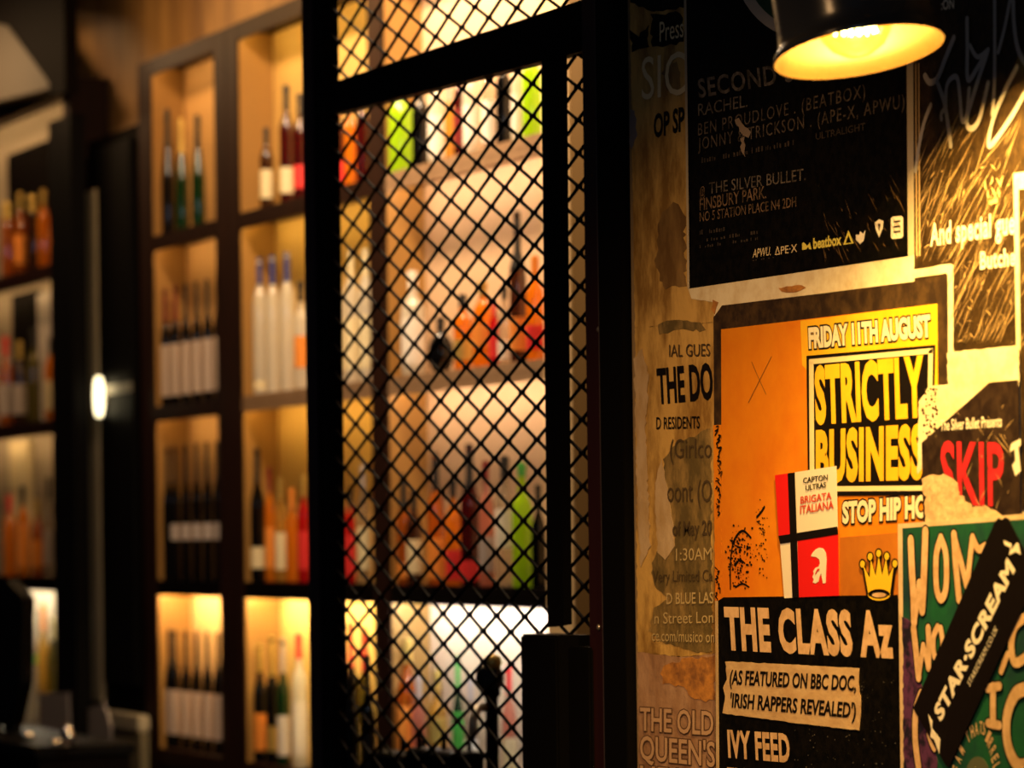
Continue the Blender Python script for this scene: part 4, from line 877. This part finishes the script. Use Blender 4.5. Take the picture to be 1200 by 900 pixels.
arc = [('F', 482, 905, -70), ('A', 488, 868, -60), ('M', 500, 835, -48), ('T', 522, 790, -30), ('H', 538, 772, -18), ('A', 553, 762, -6), ('T', 568, 758, 6), ('S', 580, 762, 14), ('I', 594, 790, 35), ('R', 602, 812, 45), ('R', 611, 838, 52), ('E', 618, 866, 60), ('L', 624, 894, 66)]
for ch, x, y, a in arc:
    c_, s_ = math.cos(math.radians(a)), math.sin(math.radians(a)); hh = 22
    def tr(u, v): return (960 + (x + u * c_ * 0.6 - v * s_ * 0.6) / 3, 600 + (y + u * s_ + v * c_) / 3)
    write(bm, ch, tr(-9, hh), tr(9, hh), tr(-9, -hh), 14, bold=.01)
link('arc_lettering', bm, PEACH, po)
bm = bmesh.new(); sheet([(960 + x / 3, 600 + y / 3) for x, y in ell(556, 950, 46, 90, 28)], 13, bm); link('roundel', bm, mat('grey_olive_print', (0.09, 0.10, 0.06), 0.6), po)

# diagonal black sticker
po = poster('banner_sticker', 'long black diagonal sticker with white capitals over the green poster', [(1070, 830), (1166, 611), (1170, 607), (1174, 609), (1178, 606), (1182, 608), (1216, 676), (1112, 899), (1108, 897)], 17, mat('sticker_black', (0.006, 0.004, 0.004), 0.38, spec=0.2, bump=0.1), cat='sticker')
lettering('headline_lettering', WHITE, po, [('STAR\u00b7SCREAM', (1102.5, 847), (1190, 668), (1093.5, 832), dict(bold=.05, space=1.08))], 18)
lettering('web_lettering', WHITE, po, [('STARSCREAM.CO.UK', (1136.5, 805), (1169.5, 738), (1133.5, 799.5), dict(bold=.0, space=1.06))], 18)
bm = bmesh.new(); sheet(z8((383, 712), (398, 735), (396, 760), (425, 800), (422, 850), (404, 800), (390, 790), (394, 765)), 18, bm); link('lightning_mark', bm, WHITE, po); bm = bmesh.new(); sheet(z8((648, 100), (676, 112), (674, 135), (694, 108), (700, 112), (708, 150), (690, 140), (668, 152), (672, 125), (652, 116)), 18, bm)
link('lightning_mark', bm, WHITE, po)

# ================================================================== hanging lamp
LY = WALL_Y - 0.21
rc = at(1007, 62, LY); ef = (rc - CAM).normalized(); er = ef.cross(ay).normalized(); ed = ef.cross(er).normalized()
if ed.z > 0: ed = -ed
axis = -(er * .157 + ed * .951 - ef * .267).normalized()       # up the lamp's stem
Rr = 101 / scale_at(rc)
t = empty('wall_lamp', rc, 'black enamel lamp with a glowing globe bulb hanging over the posters', 'lamp')
bm = bmesh.new()
lathe(bm, [(Rr, 0), (Rr * 1.015, Rr * .03), (Rr * 1.0, Rr * .07), (Rr * .955, Rr * .13), (Rr * .93, Rr * .18), (Rr * .915, Rr * .30), (Rr * .905, Rr * 1.15), (Rr * .86, Rr * 1.32), (Rr * .70, Rr * 1.46), (Rr * .34, Rr * 1.55), (Rr * .26, Rr * 1.60), (Rr * .26, Rr * 2.0), (Rr * .16, Rr * 2.08), (0, Rr * 2.08)], 64, rc, axis)
so = link('lamp_shade', bm, SHADE_OUT, t, True)
bm = bmesh.new()
lathe(bm, [(Rr * .995, 0.0002), (Rr * .97, Rr * .05), (Rr * .92, Rr * .12), (Rr * .895, Rr * .20), (Rr * .885, Rr * .30), (Rr * .87, Rr * 1.13), (Rr * .82, Rr * 1.29), (Rr * .66, Rr * 1.42), (0, Rr * 1.44)], 64, rc, axis)
link('shade_lining', bm, SHADE_IN, t, True)['label'] = 'gold inside of the shade'
bc = rc + axis * (Rr * .40); br = Rr * .45
bm = bmesh.new(); lathe(bm, [(0, -br), (br * .38, -br * .925), (br * .70, -br * .714), (br * .92, -br * .39), (br, 0), (br * .92, br * .39), (br * .70, br * .714), (br * .42, br * 1.0), (br * .32, br * 1.25), (br * .30, br * 1.7)], 32, bc, axis)
gl = link('globe_bulb', bm, glass('bulb_glass', (1.0, 0.84, 0.42), 0.0, None, 0.02), t, True)
bm = bmesh.new(); lathe(bm, [(0, br * 1.3), (br * .34, br * 1.3), (br * .36, br * 2.2), (br * .30, br * 2.3), (0, br * 2.3)], 20, bc, axis)
link('bulb_socket', bm, BRASS, t, True)
bm = bmesh.new()
fr = er * (br * .62); fu = axis * (br * .36); cage = []
for i in range(13):
    s = -1 + 2 * i / 12; cage.append(bc - er * (br * .12) + fr * s + fu * (1 if i % 2 else -1) + ef * (br * .12 * math.cos(i)))
tube(bm, cage, br * .085, 8)
link('filament', bm, mat('filament_glow', (1, 0.9, 0.6), 0.5, emit=(1.0, 0.80, 0.40), emit_s=30), gl, True)
l = bpy.data.lights.new('lamp_bulb_light', 'POINT'); l.energy = BULB_W; l.color = (1.0, 0.70, 0.33); l.shadow_soft_size = 0.018
lo = bpy.data.objects.new('lamp_bulb_light', l); C.objects.link(lo); lo.location = bc
# stem and wall bracket above the picture
tp_ = rc + axis * (Rr * 2.05)
bm = bmesh.new(); e1 = tp_ + axis * .03
tube(bm, [tp_, e1, e1 + Vector((0, .02, .09)), e1 + Vector((0, .06, .15)), Vector((e1.x, WALL_Y - .03, e1.z + .17)), Vector((e1.x, WALL_Y - .012, e1.z + .17))], .008, 12)
link('bracket_arm', bm, STEEL_BLACK, t, True)
bm = bmesh.new(); lathe(bm, [(0, 0), (.035, 0), (.035, .006), (.015, .012), (0, .012)], 24, Vector((e1.x, WALL_Y - .012, e1.z + .17)), Vector((0, -1, 0)))
link('wall_plate', bm, STEEL_BLACK, t, True)
